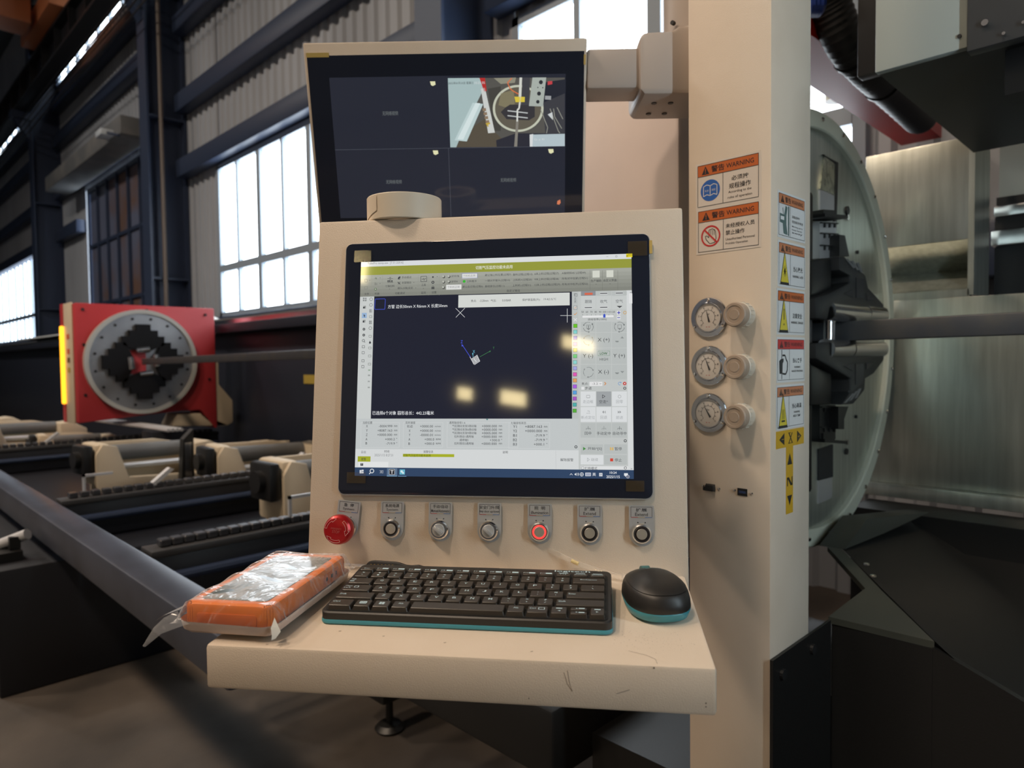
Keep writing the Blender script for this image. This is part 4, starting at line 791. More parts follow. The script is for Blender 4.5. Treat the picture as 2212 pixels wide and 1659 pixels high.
# right command panel
def cell(rgb, cr, xa, ya, xb, yb): u.R(rgb, cr, xa, ya, xb, yb, 3)
GC = (196, 201, 199)
for xa, xb in ((1078, 1254), (1260, 1442), (1448, 1625)):
    cell(GC, cB, xa, 718, xb, 762); cell((212, 216, 214), cB, xa, 775, xb, 925)
    cell(GC, cB, xa, 1082, xb, 1202); cell(GC, cB, xa, 1212, xb, 1388); cell(GC, cB, xa, 1398, xb, 1582)
for xa, xb in ((1040, 1215), (1222, 1394), (1402, 1576)):
    cell(GC, cD, xa, 42, xb, 212); cell(WH if xa != 1222 else (170, 174, 176), cD, xa, 352, xb, 522); cell(WH, cD, xa, 532, xb, 704); cell(GC, cD, xa, 716, xb, 886)
cell(GC, cD, 1042, 962, 1300, 1074); cell(GC, cD, 1312, 962, 1576, 1074); cell(WH, cD, 1040, 1084, 1304, 1198); cell(GC, cD, 1312, 1084, 1576, 1198)
u.R((150, 154, 158), cB, 1078, 715, 1254, 766, 4); u.R((228, 110, 80), cB, 1122, 735, 1218, 758, 5)
for x, y in ((1350, 741), (1536, 737), (1166, 910), (1350, 906)): u.R((244, 246, 246), cB, x-46, y-9, x+46, y+10, 4); u.R((48, 50, 55), cB, x-44, y-4, x+44, y+4, 5)
for t, xa, xb, yc in (('跟随', 1125, 1208, 838), ('吹气', 1310, 1392, 837), ('空气', 1494, 1578, 834)): u.X((85, 88, 92), cB, t, xa, xb, yc, 40)
u.Pg((70, 72, 74), cB, [(1504, 890), (1574, 890), (1540, 914)], 4)
for k, s in enumerate(('50', '60', '70', '80', '90', '100', '110', '120')): x = 1098+k*52.3; u.X(DK, cB, s, x-14-(6 if k > 4 else 0), x+14+(6 if k > 4 else 0), 962, 22, 4); u.Lh(DK, cB, [(x, 990), (x, 1002)], 3)
u.R((246, 246, 246), cB, 1096, 1008, 1468, 1024, 4); u.Pg((65, 90, 205), cB, [(1344, 1030), (1344, 995), (1357, 982), (1371, 995), (1371, 1030)], 5); u.X(DK, cB, '进给倍率(100%)', 1160, 1384, 1052, 32)
u.R((232, 234, 236), cB, 1506, 948, 1552, 994, 3); u.R((70, 70, 185), cB, 1512, 966, 1548, 976, 4); u.R((70, 70, 185), cB, 1525, 953, 1535, 989, 4); u.R((232, 234, 236), cB, 1506, 1006, 1552, 1052, 3); u.R((110, 110, 190), cB, 1512, 1026, 1546, 1034, 4); u.Rg((215, 165, 80), cB, 1603, 970, 16, 6)
IC = (88, 92, 92)
for x, y, sg in ((1166, 1142, 1), (1538, 1140, -1)):
    for k in range(3): u.Ar(IC, cB, x, y, 56, 6, 70+k*120 if sg > 0 else 110+k*120, 150+k*120 if sg > 0 else 30+k*120)
    u.Lh(IC, cB, [(x-20, y-24), (x+24, y-24), (x+24, y+18), (x-20, y+18)], 4, close=True); u.Pg(IC, cB, [(x-18, y+18), (x+22, y+18), (x+2, y+38)]); u.R(IC, cB, x-12, y-6, x+16, y)
    if sg > 0: u.R(IC, cB, x-2, y-18, x+5, y+12, 4)
for k in range(3): u.Ar((170, 150, 110), cB, 1166, 1300, 54, 5, 70+k*120, 150+k*120); u.Ar(IC, cD, 1130, 128, 56, 6, 110+k*120, 30+k*120)
u.R(IC, cD, 1110, 126, 1148, 134)
for cr, x, y, up in ((cB, 1510, 1292, 1), (cD, 1462, 116, 0)):
    u.R(IC, cr, x-22, y-48, x+20, y+8); u.Pg(IC, cr, [(x-26, y+16), (x+24, y+16), (x+10, y+34), (x-12, y+34)]); u.R(IC, cr, x-34, y+54, x+86, y+64)
    a = x+60; u.R(IC, cr, a-5, y-28, a+5, y+14); u.Pg(IC, cr, [(a-22, y-14), (a+22, y-14), (a, y-40)] if up else [(a-22, y), (a+22, y), (a, y+24)])
for cr, t, xa, xb, yc, hh in ((cB, 'X (+)', 1278, 1420, 1300, 56), (cB, 'Y (-)', 1100, 1224, 1492, 56), (cB, 'Y (+)', 1464, 1604, 1490, 56), (cD, 'X (-)', 1242, 1366, 130, 56)): u.X((66, 68, 70), cr, t, xa, xb, yc, hh)
u.Lh((80, 140, 85), cB, [(1282, 1430), (1420, 1428), (1420, 1484), (1282, 1486)], 5, close=True); u.X((45, 110, 55), cB, 'LOW', 1303, 1394, 1458, 30, bold=.02); u.X(IC, cB, 'HIGH', 1302, 1400, 1527, 32)
u.X(DK, cD, '焦点:', 1052, 1128, 262, 30); u.R((240, 240, 240), cD, 1142, 240, 1292, 288, 3); u.X((130, 130, 130), cD, '-3.2', 1172, 1240, 262, 24, 5); u.Lh(DK, cD, [(1258, 258), (1268, 266), (1278, 258)], 3, 5)
u.Lh((225, 140, 60), cD, [(1314, 244), (1334, 260), (1314, 278)], 8); u.R((60, 80, 130), cD, 1360, 256, 1396, 266); u.R((60, 80, 130), cD, 1416, 256, 1450, 266); u.R((60, 80, 130), cD, 1428, 244, 1438, 278); u.Ar((110, 160, 215), cD, 1492, 260, 16, 5, 300, 60); u.Dc((205, 60, 50), cD, 1549, 260, 20); u.Lh((245, 235, 235), cD, [(1541, 252), (1557, 268)], 5, 4); u.Lh((245, 235, 235), cD, [(1557, 252), (1541, 268)], 5, 4)
u.R((242, 243, 243), cD, 1048, 298, 1082, 330, 3); u.X(DK, cD, '步进', 1090, 1168, 314, 36)
for x, y in ((1550, 314), (1556, 922), (986, 992), (1558, 1236)): u.Rg((60, 64, 66), cD, x, y, 13, 7)
FD = (172, 176, 178)
for t, xa, xb, yc, c in (('走边框', 1066, 1186, 470, FD), ('空走*', 1254, 1356, 470, DK), ('回零', 1450, 1530, 470, FD), ('断点定位', 1046, 1206, 652, FD), ('回退', 1268, 1346, 652, FD), ('前进', 1450, 1530, 652, FD), ('回中', 1088, 1164, 834, DK), ('手动定中', 1226, 1388, 836, DK), ('自动寻中', 1412, 1570, 836, DK), ('开始*[S]', 1122, 1282, 1014, DK), ('暂停', 1434, 1516, 1014, DK), ('继续', 1160, 1242, 1140, FD), ('停止', 1434, 1516, 1144, DK)): u.X(c, cD, t, xa, xb, yc, 38)
u.Lh(IC, cD, [(1108, 396), (1146, 396), (1146, 424), (1108, 424)], 5, close=True); u.Lh(DK, cD, [(1292, 390), (1322, 408), (1292, 428)], 5, close=True, k=4); u.Rg(IC, cD, 1490, 410, 16, 4)
u.Lh(IC, cD, [(1106, 604), (1150, 604)], 4); u.Lh(IC, cD, [(1116, 576), (1140, 576), (1140, 594)], 4)
for x in (1290, 1312): u.Pg(IC, cD, [(x, 590), (x+18, 572), (x+18, 608)])
for x in (1470, 1490): u.Pg(IC, cD, [(x, 572), (x+18, 590), (x, 608)])
for x in (1128, 1310, 1490): u.Lh(IC, cD, [(x-22, 794), (x-22, 778), (x+22, 778), (x+22, 794)], 5); u.Lh(IC, cD, [(x, 752), (x, 794)], 5)
u.Pg((80, 150, 75), cD, [(1068, 992), (1068, 1034), (1102, 1013)], 4); u.R((235, 190, 95), cD, 1380, 998, 1394, 1032, 4); u.R((235, 190, 95), cD, 1403, 998, 1418, 1032, 4); u.R((222, 72, 52), cD, 1381, 1125, 1416, 1160, 4); u.Lh(FD, cD, [(1118, 1120), (1142, 1140), (1118, 1160)], 4, 4, True)
u.R((236, 238, 238), cD, 1040, 1212, 1590, 1256, 3); u.X(DK, cD, '打样模式', 1088, 1232, 1240, 36); u.Lh(IC, cD, [(1048, 1222), (1078, 1222), (1078, 1250), (1048, 1250)], 3, 4, True)
u.Lh(MG, cB, [(1664, 734), (1672, 724), (1680, 734)], 4); u.Lh(MG, cD, [(1620, 1240), (1628, 1250), (1636, 1240)], 4); u.R((242, 243, 243), cB, 1652, 740, 1692, 860, 3)
# status panel
BOX = (222, 225, 225)
for xa, xb in ((268, 712), (758, 1214), (1264, 2085)): u.Lh(BOX, cC, [(xa, 712), (xb, 712), (xb-4, 998), (xa-4, 1000)], 4, 2, True)
u.Lh(BOX, cD, [(212, 712), (684, 712), (682, 1010), (208, 1010)], 4, 2, True)
for t, xa, xb, yc, hh in (('当前位置', 290, 398, 712, 30), ('X', 326, 348, 752, 28), ('Y', 326, 346, 803, 28), ('Z', 324, 344, 852, 28), ('A', 320, 342, 903, 28), ('B', 320, 340, 950, 28), ('-0004.999', 474, 630, 752, 28), ('+8087.163', 458, 628, 803, 28), ('+0000.000', 456, 628, 852, 28), ('+000.2 °', 546, 686, 903, 28), ('-719.9 °', 558, 686, 952, 28), ('mm', 650, 688, 752, 18), ('mm', 650, 688, 803, 18), ('mm', 648, 686, 852, 18),
    ('实时速度', 782, 896, 712, 30), ('轨迹', 800, 866, 754, 32), ('X', 820, 840, 805, 28), ('Y', 820, 840, 854, 28), ('A', 816, 838, 905, 28), ('B', 816, 836, 954, 28), ('+0000.00', 950, 1100, 754, 28), ('+0000.00', 950, 1100, 805, 28), ('-0000.01', 950, 1098, 854, 28), ('+000.0', 1002, 1114, 905, 28), ('+000.0', 1002, 1114, 954, 28), ('m/min', 1122, 1190, 754, 20), ('m/min', 1122, 1190, 805, 20), ('m/min', 1120, 1188, 854, 20), ('RPM', 1134, 1188, 905, 20), ('RPM', 1134, 1188, 954, 20),
    ('通用轴坐标1-6', 1286, 1472, 712, 30), ('气缸随动支架3随动轴', 1322, 1600, 750, 30), ('气缸随动支架6随动轴', 1322, 1600, 791, 30), ('气缸随动支架9随动轴', 1322, 1600, 831, 30), ('拉料随动1通用轴', 1346, 1568, 872, 30), ('通用轴5', 1406, 1508, 912, 30), ('拉料随动2通用轴', 1346, 1568, 952, 30), ('+0000.000', 1664, 1838, 752, 28), ('+0000.000', 1664, 1838, 793, 28), ('+0005.000', 1664, 1838, 833, 28), ('+0000.000', 1660, 1836, 874, 28), ('+300.0 °', 1756, 1898, 914, 28), ('+0000.000', 1660, 1836, 955, 28),
    ('日志', 272, 326, 1052, 30), ('时间', 538, 594, 1044, 30), ('报警信息', 990, 1102, 1048, 30)): u.X(DK, cC, t, xa, xb, yc, hh)
for y in (752, 793, 833, 874, 955): u.X(DK, cC, 'mm', 1860, 1898, y, 18)
for t, xa, xb, yc, hh in (('七轴坐标状态', 234, 410, 716, 30), ('Y1', 258, 302, 758, 30), ('Y2', 258, 304, 808, 30), ('B1', 260, 302, 860, 30), ('B2', 260, 304, 911, 30), ('B3', 260, 304, 962, 30), ('+8087.163', 398, 594, 758, 30), ('+0000.000', 398, 594, 808, 30), ('-719.9 °', 510, 656, 860, 30), ('-719.9 °', 510, 656, 911, 30), ('+000.1 °', 498, 656, 962, 30), ('mm', 616, 656, 760, 18), ('mm', 616, 656, 810, 18), ('说明', 138, 198, 1054, 30), ('解除报警', 806, 956, 1142, 36)): u.X(DK, cD, t, xa, xb, yc, hh)
# log rows and task bar
u.R((172, 180, 40), cC, 230, 1100, 376, 1165, 2); u.X(DK, cC, '报警', 270, 326, 1134, 32); u.R((178, 186, 36), cC, 752, 1072, 1344, 1110, 2); u.X((80, 85, 20), cC, '切割气压监控功能未启用', 756, 1072, 1091, 32, 4); u.X((140, 142, 145), cC, '2025/1/15 8:27:31', 424, 638, 1087, 28)
u.R((240, 242, 242), cC, 238, 1162, 582, 1224, 3); u.R((40, 42, 46), cC, 262, 1180, 292, 1210, 4); u.X((230, 232, 232), cC, 'T', 268, 286, 1195, 20, 5); u.Lh((200, 202, 204), cD, [(752, 1034), (756, 1252)], 3)
WW = (240, 243, 246)
for a, c in ((252, 1260), (276, 1256), (252, 1280), (276, 1280)): u.R(WW, cC, a, c, a+21, c+18, 3)
u.Rg(WW, cC, 394, 1270, 22, 8); u.Lh(WW, cC, [(380, 1286), (362, 1306)], 9); u.R(WW, cC, 482, 1264, 516, 1270); u.R(WW, cC, 482, 1290, 516, 1296); u.R(WW, cC, 490, 1272, 508, 1288); u.R(WW, cC, 518, 1262, 524, 1298)
u.R((98, 122, 150), cC, 568, 1238, 684, 1332, 2); u.R((44, 46, 52), cC, 594, 1250, 656, 1312, 3); u.Lh((215, 218, 222), cC, [(594, 1250), (656, 1250), (656, 1312), (594, 1312)], 4, 4, True); u.X((240, 240, 240), cC, 'T', 608, 644, 1282, 40, 5, bold=.02); u.R((110, 190, 215), cC, 714, 1252, 774, 1312, 3); u.Dc((225, 245, 250), cC, 738, 1276, 14, 4); u.Dc((225, 245, 250), cC, 754, 1292, 11, 4)
u.R((140, 190, 230), cC, 566, 1326, 684, 1333, 4); u.R((140, 190, 230), cC, 694, 1328, 792, 1334, 4)
u.Lh(WW, cD, [(916, 1318), (930, 1300), (946, 1318)], 5); u.Pg(WW, cD, [(970, 1302), (980, 1302), (992, 1290), (992, 1328), (980, 1316), (970, 1316)]); u.Rg(WW, cD, 994, 1309, 14, 4, a0=-50, a1=50); u.Rg(WW, cD, 994, 1309, 22, 4, a0=-50, a1=50); u.Rg(WW, cD, 1052, 1310, 19, 5); u.Lh(WW, cD, [(1034, 1310), (1072, 1310)], 4); u.Lh(WW, cD, [(1052, 1292), (1052, 1328)], 4); u.R((170, 178, 200), cD, 1096, 1292, 1156, 1328, 3); u.Lh(WW, cD, [(1096, 1292), (1156, 1292), (1156, 1328), (1096, 1328)], 4, 4, True)
u.X(WW, cD, '英', 1176, 1216, 1310, 38, bold=.01); u.R(WW, cD, 1254, 1294, 1292, 1332, 3); u.X((70, 80, 110), cD, '拼', 1259, 1287, 1313, 26, 5); u.X(WW, cD, '10:24', 1376, 1456, 1290, 28, bold=.01); u.X(WW, cD, '2025/1/15', 1338, 1492, 1338, 32, bold=.01)
u.R(WW, cD, 1542, 1296, 1586, 1326, 3); u.Pg(WW, cD, [(1552, 1326), (1568, 1326), (1556, 1338)]); u.Dc((60, 70, 105), cD, 1586, 1336, 17, 4); u.Rg(WW, cD, 1586, 1336, 17, 3, 5); u.X(WW, cD, '3', 1580, 1592, 1336, 20, 6)
disp = u.build(TS, PF, default='display_print')
# protective film corners and tape on the screen glass
AMB = film('amber_tape', (.20, .14, .05), .14, .10); p = Print()
for (px0, py0, px1, py1) in ((766, 542, 802, 566), (1352, 1038, 1392, 1062), (750, 1020, 790, 1044), (1356, 522, 1398, 552)):
    a, c = pn(px0, py0, .0045), pn(px1, py1, .0045); B().prism([(a[0], c[1]), (c[0], c[1]), (c[0], a[1]), (a[0], a[1])], .0052, .0054, PF).build('amber_tape', AMB, CON, smooth=0)
a, c = pn(1404, 520, .003), pn(1409, 548, .003); B().prism([(a[0]-.001, c[1]), (c[0], c[1]), (c[0], a[1]), (a[0]-.001, a[1])], .0030, .0046, PF).build('tape_tab', mat('tape_tab', (.6, .42, .12), .5), CON)
# ---- buttons
PLT = mat('legend_plate', (.56, .57, .59), .35, .5); LINK = mat('legend_ink', (.05, .05, .055), .5)
DKR = mat('button_black_ring', (.02, .015, .015), .3); LEDR = mat('red_led_ring', (.6, .02, .02), .4, emit=((1.0, .06, .05, 1), 1.3)); LEDR.cycles.emission_sampling = 'NONE'
DOTR, DOTY, DOTB = mat('line_red', (.5, .05, .04), .5), mat('line_tan', (.55, .42, .25), .5), mat('line_blue', (.08, .2, .5), .5)
SPUN = mat('spun_steel', (.72, .69, .64), .38, .9)
LEG = [('急  停', 'System'), ('系统电源', 'System'), ('手动/自动', 'Manual/Automatic'), ('安全门升/降', 'fety door up/down'), ('照  明', 'illumination'), ('扩展', 'Extend'), ('扩展', 'Extend')]
BXS = [.0505, .1079, .1679, .2279, .2883, .3471, .4069]; names = ('emergency_stop', 'power_button', 'mode_switch', 'door_switch', 'illumination_button', 'extend_button', 'extend_button')
for i, bx in enumerate(BXS):
    bs = .0478; M = PF @ T(bx, bs, 0); pw = .0143; top = .0325
    if i == 0: M = M @ Matrix.Rotation(math.radians(-5), 4, 'Z')
    pts = [(pw*math.cos(math.radians(a)), pw*math.sin(math.radians(a))) for a in range(180, 361, 12)]+[(pw, top-.001), (pw-.001, top), (-pw+.001, top), (-pw, top-.001)]
    o = B().prism(pts, .0002, .0012, M).build(names[i], PLT, CON, label=('red mushroom emergency stop with legend plate', 'chrome push button with legend plate', 'chrome selector switch with legend plate', 'chrome selector switch with legend plate', 'push button with glowing red ring', 'chrome push button with legend plate', 'chrome push button with legend plate')[i])
    p = Print(); h = .0014
    p.frame(LINK, -pw*.84, top-.0135, pw*.84, top-.0018, .0004, h)
    cn, en = LEG[i]; wcn = {3: .0245, 2: .0185, 1: .0175}.get(i, .0128); wen = {2: .0225, 3: .0235, 4: .0205}.get(i, .0145)
    p.text(LINK, cn, -wcn/2, wcn/2, top-.0052, .0042, h, bold=.008); p.text(LINK, en, -wen/2, wen/2, top-.0103, .0036, h, bold=.004)
    for k, mm in enumerate((DOTR, DOTY, DOTB)): p.rect(mm, -pw*.84+k*pw*.56, top-.0139, -pw*.84+(k+1)*pw*.56, top-.0134, h+.0003)
    for sx in (-.0042, .0042): p.disc(LINK, (sx, .0128), .0008, h, 8)
    p.build(o, M, {'legend_ink': 'legend_print'}, 'legend_line')
    if i == 0:
        B().lathe([(.0135, .001), (.0135, .008), (.012, .01), (.012, .016), (.0095, .018), (0, .018)], M, 32).build('chrome_base', CHROME, o)
        rc = B().lathe([(.012, .016), (.0165, .0185), (.0178, .0225), (.0176, .028), (.0165, .0315), (.014, .0338), (.008, .0348), (0, .035)], M, 48).build('mushroom_cap', mat('estop_red', (.42, .008, .012), .28, .35), o)
        p = Print(); hw = .0353; EW = mat('estop_print', (.75, .45, .42), .4)
        for k in range(3):
            a0 = 175-k*120; R1, R2 = .0118, .0145
            arc = [(R2*math.cos(math.radians(a0-q*6)), R2*math.sin(math.radians(a0-q*6))) for q in range(10)]; arc2 = [(R1*math.cos(math.radians(a0-q*6)), R1*math.sin(math.radians(a0-q*6))) for q in range(10)]
            e = math.radians(a0-54); tp = math.radians(a0-80); pts = arc+[(.0160*math.cos(e), .0160*math.sin(e)), (.0132*math.cos(tp), .0132*math.sin(tp)), (.0103*math.cos(e), .0103*math.sin(e))]+arc2[::-1]
            for q1, q2 in zip(pts, pts[1:]+pts[:1]):
                z1 = lambda q: .0352-.9*max(0, math.hypot(*q)-.008)**2*20
                dx_, dy_ = q2[0]-q1[0], q2[1]-q1[1]; L = math.hypot(dx_, dy_) or 1; nx, ny = -dy_/L*.00018, dx_/L*.00018
                p._a(EW, [(q1[0]+nx, q1[1]+ny, z1(q1)), (q1[0]-nx, q1[1]-ny, z1(q1)), (q2[0]-nx, q2[1]-ny, z1(q2)), (q2[0]+nx, q2[1]+ny, z1(q2))], [(0, 1, 2, 3)])
        p.text(mat('estop_faint', (.5, .12, .11), .4), 'STOP', -.0045, .0045, -.0018, .0032, hw); p.text(mat('estop_faint', (.5, .12, .11), .4), 'EMERGENCY', -.0065, .0065, .0018, .002, hw)
        p.build(o, M, default='cap_print')
    elif i in (2, 3):
        B().lathe([(.0112, .001), (.0112, .006), (.0098, .0078), (.0082, .0078), (.0078, .0065), (0, .0065)], M, 40).build('bezel', CHROME, o)
        B().lathe([(.0076, .0065), (.0076, .0095), (.007, .0102), (0, .0102)], M, 32).build('selector', mat('selector_silver', (.72, .73, .74), .25, .6), o)
        B().box(-.0068, .0068, -.0022, .0022, .0102, .0152, M @ Matrix.Rotation(math.radians(-42), 4, 'Z'), bev=.0006).build('handle', mat('selector_silver', (.72, .73, .74), .25, .6), o)
        B().box(-.0025, .0025, .0105, .012, .0012, .0022, M).build('key_tab', SPUN, o)
    else:
        B().lathe([(.0110, .001), (.0110, .004), (.0095, .0062), (.0085, .0062), (.0082, .005), (0, .005)], M, 40).build('bezel', CHROME, o)
        B().lathe([(.0080, .0052), (.0080, .0062), (.0062, .0062), (.0062, .0052)], M, 40, close=True).build('ring', LEDR if i == 4 else DKR, o)
        B().lathe([(.0061, .0052), (.0061, .0068), (.0058, .0072), (0, .0072)], M, 32).build('button_cap', SPUN, o)
        B().box(-.0025, .0025, .0105, .012, .0012, .0022, M).build('key_tab', SPUN, o)
# ================================================================== UPPER MONITOR
OM = Vector((-1.1374, .6177, 1.9093)); YM = .7762; TM = .2486; WM = .5; HM = .36
MON = thing('surveillance_monitor', 'upper cream-framed monitor showing a surveillance camera grid', 'monitor', tuple(OM), YM)
uM = Vector((math.cos(YM), math.sin(YM), 0)); bM = Vector((-math.sin(YM), math.cos(YM), 0)); vM = -bM*math.sin(TM)+_z*math.cos(TM); nM = uM.cross(vM)
MF = frame((0, 0, 0), (1, 0, 0), (0, -math.sin(TM), math.cos(TM)))
def mn(px, py, h=0):
    d = ray(px, py); q = CAM+d*((OM+nM*h-CAM).dot(nM)/d.dot(nM))-OM; return (q.dot(uM), q.dot(vM))
g0, g1 = mn(663, 121), mn(1262, 117)
B().prism([(0, -HM), (WM, -HM), (WM, 0), (0, 0)], -.052, 0, MF, bev=.0025).build('casing', CREAM, MON)
SG = B().prism([(g0[0], -HM+.012), (g1[0], -HM+.012), (g1[0], g0[1]), (g0[0], g0[1])], .0002, .0022, MF, bev=.0004, seg=1).build('screen_glass', GLB, MON, label='black glossy monitor screen')
u = UI(lambda x, y: mn(x, y, .0024)); H0 = .0024
cH = crop(940, 60, 3.95); idn = lambda x, y: (x, y)
a, c = mn(711, 168, .0024), mn(1222, 168, .0024); xm = mn(968, 300, .0024)[0]; sm = mn(1090, 318, .0024)[1]; lo = sm-(a[1]-sm)
def RcM(rgb, x0, y0, x1, y1, k=0): u.rect(ui(rgb), x0, y0, x1, y1, H0+k*.0001)
RcM((40, 42, 52), a[0], lo, c[0], a[1], 0)
u.line(ui((88, 92, 102)), (a[0], sm), (c[0], sm), .0006, H0+.0002); u.line(ui((88, 92, 102)), (xm, lo), (xm, sm), .0006, H0+.0002)
for px, py in ((843, 245), (851, 393), (1098, 389)): q0, q1 = mn(px-17, py, .0024), mn(px+17, py, .0024); u.text(ui((118, 124, 124)), '无网络视频', q0[0], q1[0], q0[1], .007, H0+.0003)
# surveillance picture (flat screen image)
def G(rgb, pts, k=2): u.poly(ui(rgb), [u.px(cH, *q) for q in pts], H0+k*.0001)
def GL_(rgb, pts, wp, k=4): u.path(ui(rgb), [u.px(cH, *q) for q in pts], wp/3.95*.00081, H0+k*.0001)
G((92, 90, 84), [(108, 430), (1106, 425), (1106, 1010), (130, 1020)], 1)
G((176, 198, 198), [(108, 430), (385, 428), (420, 510), (240, 870), (180, 1020), (130, 1020)], 2)
G((92, 84, 70), [(180, 1020), (240, 900), (420, 780), (520, 900), (640, 1016)], 2); G((48, 48, 56), [(520, 960), (690, 900), (1106, 900), (1106, 1012), (525, 1016)], 3)
G((225, 240, 240), [(345, 640), (385, 645), (240, 955), (190, 950)], 4); G((200, 220, 220), [(320, 640), (410, 650), (270, 970), (165, 960)], 3)
G((215, 218, 214), [(390, 520), (425, 512), (510, 895), (452, 900)], 5); G((190, 50, 45), [(378, 428), (425, 428), (440, 540), (418, 545)], 5)
for k in range(4): G((150, 128, 104), [(402+k*9, 690+k*34), (432+k*9, 684+k*34), (436+k*9, 710+k*34), (408+k*9, 714+k*34)], 6)
G((205, 175, 70), [(430, 815), (468, 808), (470, 822), (452, 828), (458, 843), (448, 845)], 7)
G((74, 72, 66), [(450, 520), (560, 500), (560, 880), (500, 880)], 3)
u.disc(ui((104, 98, 84)), u.px(cH, 708, 690), .0435, H0+.0004, 40, .0375); u.ring(ui((205, 208, 188)), u.px(cH, 708, 690), .0435, .0042, H0+.0005, 48, ry=.0375)
G((60, 58, 60), [(600, 680), (640, 655), (800, 660), (850, 672), (850, 760), (800, 790), (610, 780), (560, 720)], 6); G((135, 128, 100), [(560, 560), (670, 530), (680, 650), (600, 680), (540, 660)], 5)
G((150, 148, 130), [(500, 430), (690, 425), (680, 470), (560, 480)], 6); G((222, 224, 214), [(720, 425), (742, 425), (735, 590), (712, 590)], 7); G((70, 70, 74), [(744, 425), (810, 425), (800, 660), (736, 660)], 6)
G((178, 186, 178), [(830, 425), (948, 424), (920, 672), (800, 668)], 7)
for x, y, r in ((902, 465, 17), (886, 562, 17), (876, 632, 15), (876, 510, 5), (918, 512, 5)): u.disc(ui((50, 52, 54)), u.px(cH, x, y), r/3.95*.00081, H0+.0009, 14)
G((228, 205, 70), [(676, 588), (765, 590), (764, 634), (686, 636)], 9); GL_((230, 120, 70), [(655, 430), (618, 470), (640, 520), (668, 542), (712, 566)], 8, 8)
for y in (708, 750): GL_((200, 204, 204), [(618, y), (790, y+20)], 9, 8)
GL_((228, 230, 224), [(728, 590), (716, 690), (702, 700), (700, 800)], 14, 9); G((140, 136, 126), [(692, 790), (712, 790), (700, 1014), (674, 1014)], 8)
G((66, 66, 70), [(920, 640), (1106, 560), (1106, 905), (940, 905)], 4)
for q in ([(900, 700), (960, 850), (950, 900)], [(980, 690), (1050, 880), (1065, 900)], [(1040, 680), (1090, 780)], [(1010, 690), (1020, 760), (1080, 860)]): GL_((150, 150, 140), q, 7, 6)
G((215, 220, 220), [(960, 740), (1000, 720), (1005, 788)], 7); G((190, 206, 212), [(806, 912), (1106, 905), (1106, 1010), (808, 1014)], 7); G((228, 232, 232), [(806, 912), (836, 906), (830, 1014), (808, 1014)], 8); G((40, 42, 50), [(905, 470), (1106, 440), (1106, 560), (920, 640)], 3)
G((165, 168, 170), [(938, 580), (990, 582), (988, 615), (936, 612)], 6)
u.X((60, 62, 66), cH, '2025年01月15日 星期三', 112, 328, 472, 22, 9); u.X((225, 228, 228), cH, '10:25:35', 335, 424, 470, 20, 9); u.X((235, 236, 236), cH, 'Ca  p  01', 845, 930, 955, 20, 10)
for x, y in ((935, 181), (941, 330), (1190, 327)): u.poly(ui((238, 236, 190)), [u.px(idn, *q) for q in ((x-6, y-5), (x+5, y-5), (x+6, y+2), (x, y+5), (x-4, y+3))], H0+.001)
u.poly(ui((205, 70, 75)), [u.px(idn, *q) for q in ((1183, 176), (1193, 175), (1193, 182), (1183, 184))], H0+.001); u.poly(ui((226, 130, 90)), [u.px(idn, *q) for q in ((1204, 434), (1210, 431), (1211, 438), (1208, 442), (1203, 441))], H0+.001)
u.build(SG, MF, default='display_print')
q0, q1 = mn(662, 115), mn(711, 120); B().prism([(q0[0], q1[1]-.003), (q1[0], q1[1]-.003), (q1[0], q0[1]), (q0[0], q0[1])], .0004, .0026, MF).build('amber_tape', mat('tape_tab', (.6, .42, .12), .5), MON)
q0, q1 = mn(1261, 118), mn(1265, 140); B().prism([(q0[0], q1[1]), (q1[0], q1[1]), (q1[0], q0[1]), (q0[0], q0[1])], .0004, .0026, MF).build('amber_tape', mat('tape_tab', (.6, .42, .12), .5), MON)
# support arm of the upper monitor
ARM = thing('monitor_arm', 'cream swivel support arm between upper monitor and column', 'arm', tuple(OM), YM)
ARMP = mat('arm_cream_shaded', (.46, .40, .36), .4)  # darker than the console cream: the arm's shade is put into the colour
B().box(.5005, .66, .012, .082, -.083, -.012, bev=.006).build('arm_tube', ARMP, ARM)
B().prism([(.592, -.088), (.60, -.098), (.72, -.098), (.74, -.088), (.74, .02), (.66, .02), (.652, .012), (.60, .010), (.592, .0)], .002, .135, frame((0, 0, 0), (1, 0, 0), (0, 0, 1)) @ Matrix.Scale(-1, 4, (0, 0, 1)), bev=.006).build('elbow', ARMP, ARM)
for x, y in ((.625, .045), (.655, .045), (.625, .1), (.655, .1)): B().cyl((x, y, -.0995), (x, y, -.097), .005, seg=10).build('elbow_screw', BLACK, ARM)
B().lathe([(0, .02), (.064, .02), (.066, .024), (.066, .034), (.062, .036), (.060, .04), (.060, .26), (0, .26)], T(.715, .10, 0), 40).build('swivel_post', ARMP, ARM)
B().lathe([(0, -.085), (.060, -.085), (.064, -.075), (.064, .02), (0, .02)], T(.715, .10, 0), 40).build('swivel_hub', ARMP, ARM)
B().cyl((.665, .06, .05), (.66, .055, .05), .004, seg=8).build('grub_screw', BLACK, ARM)
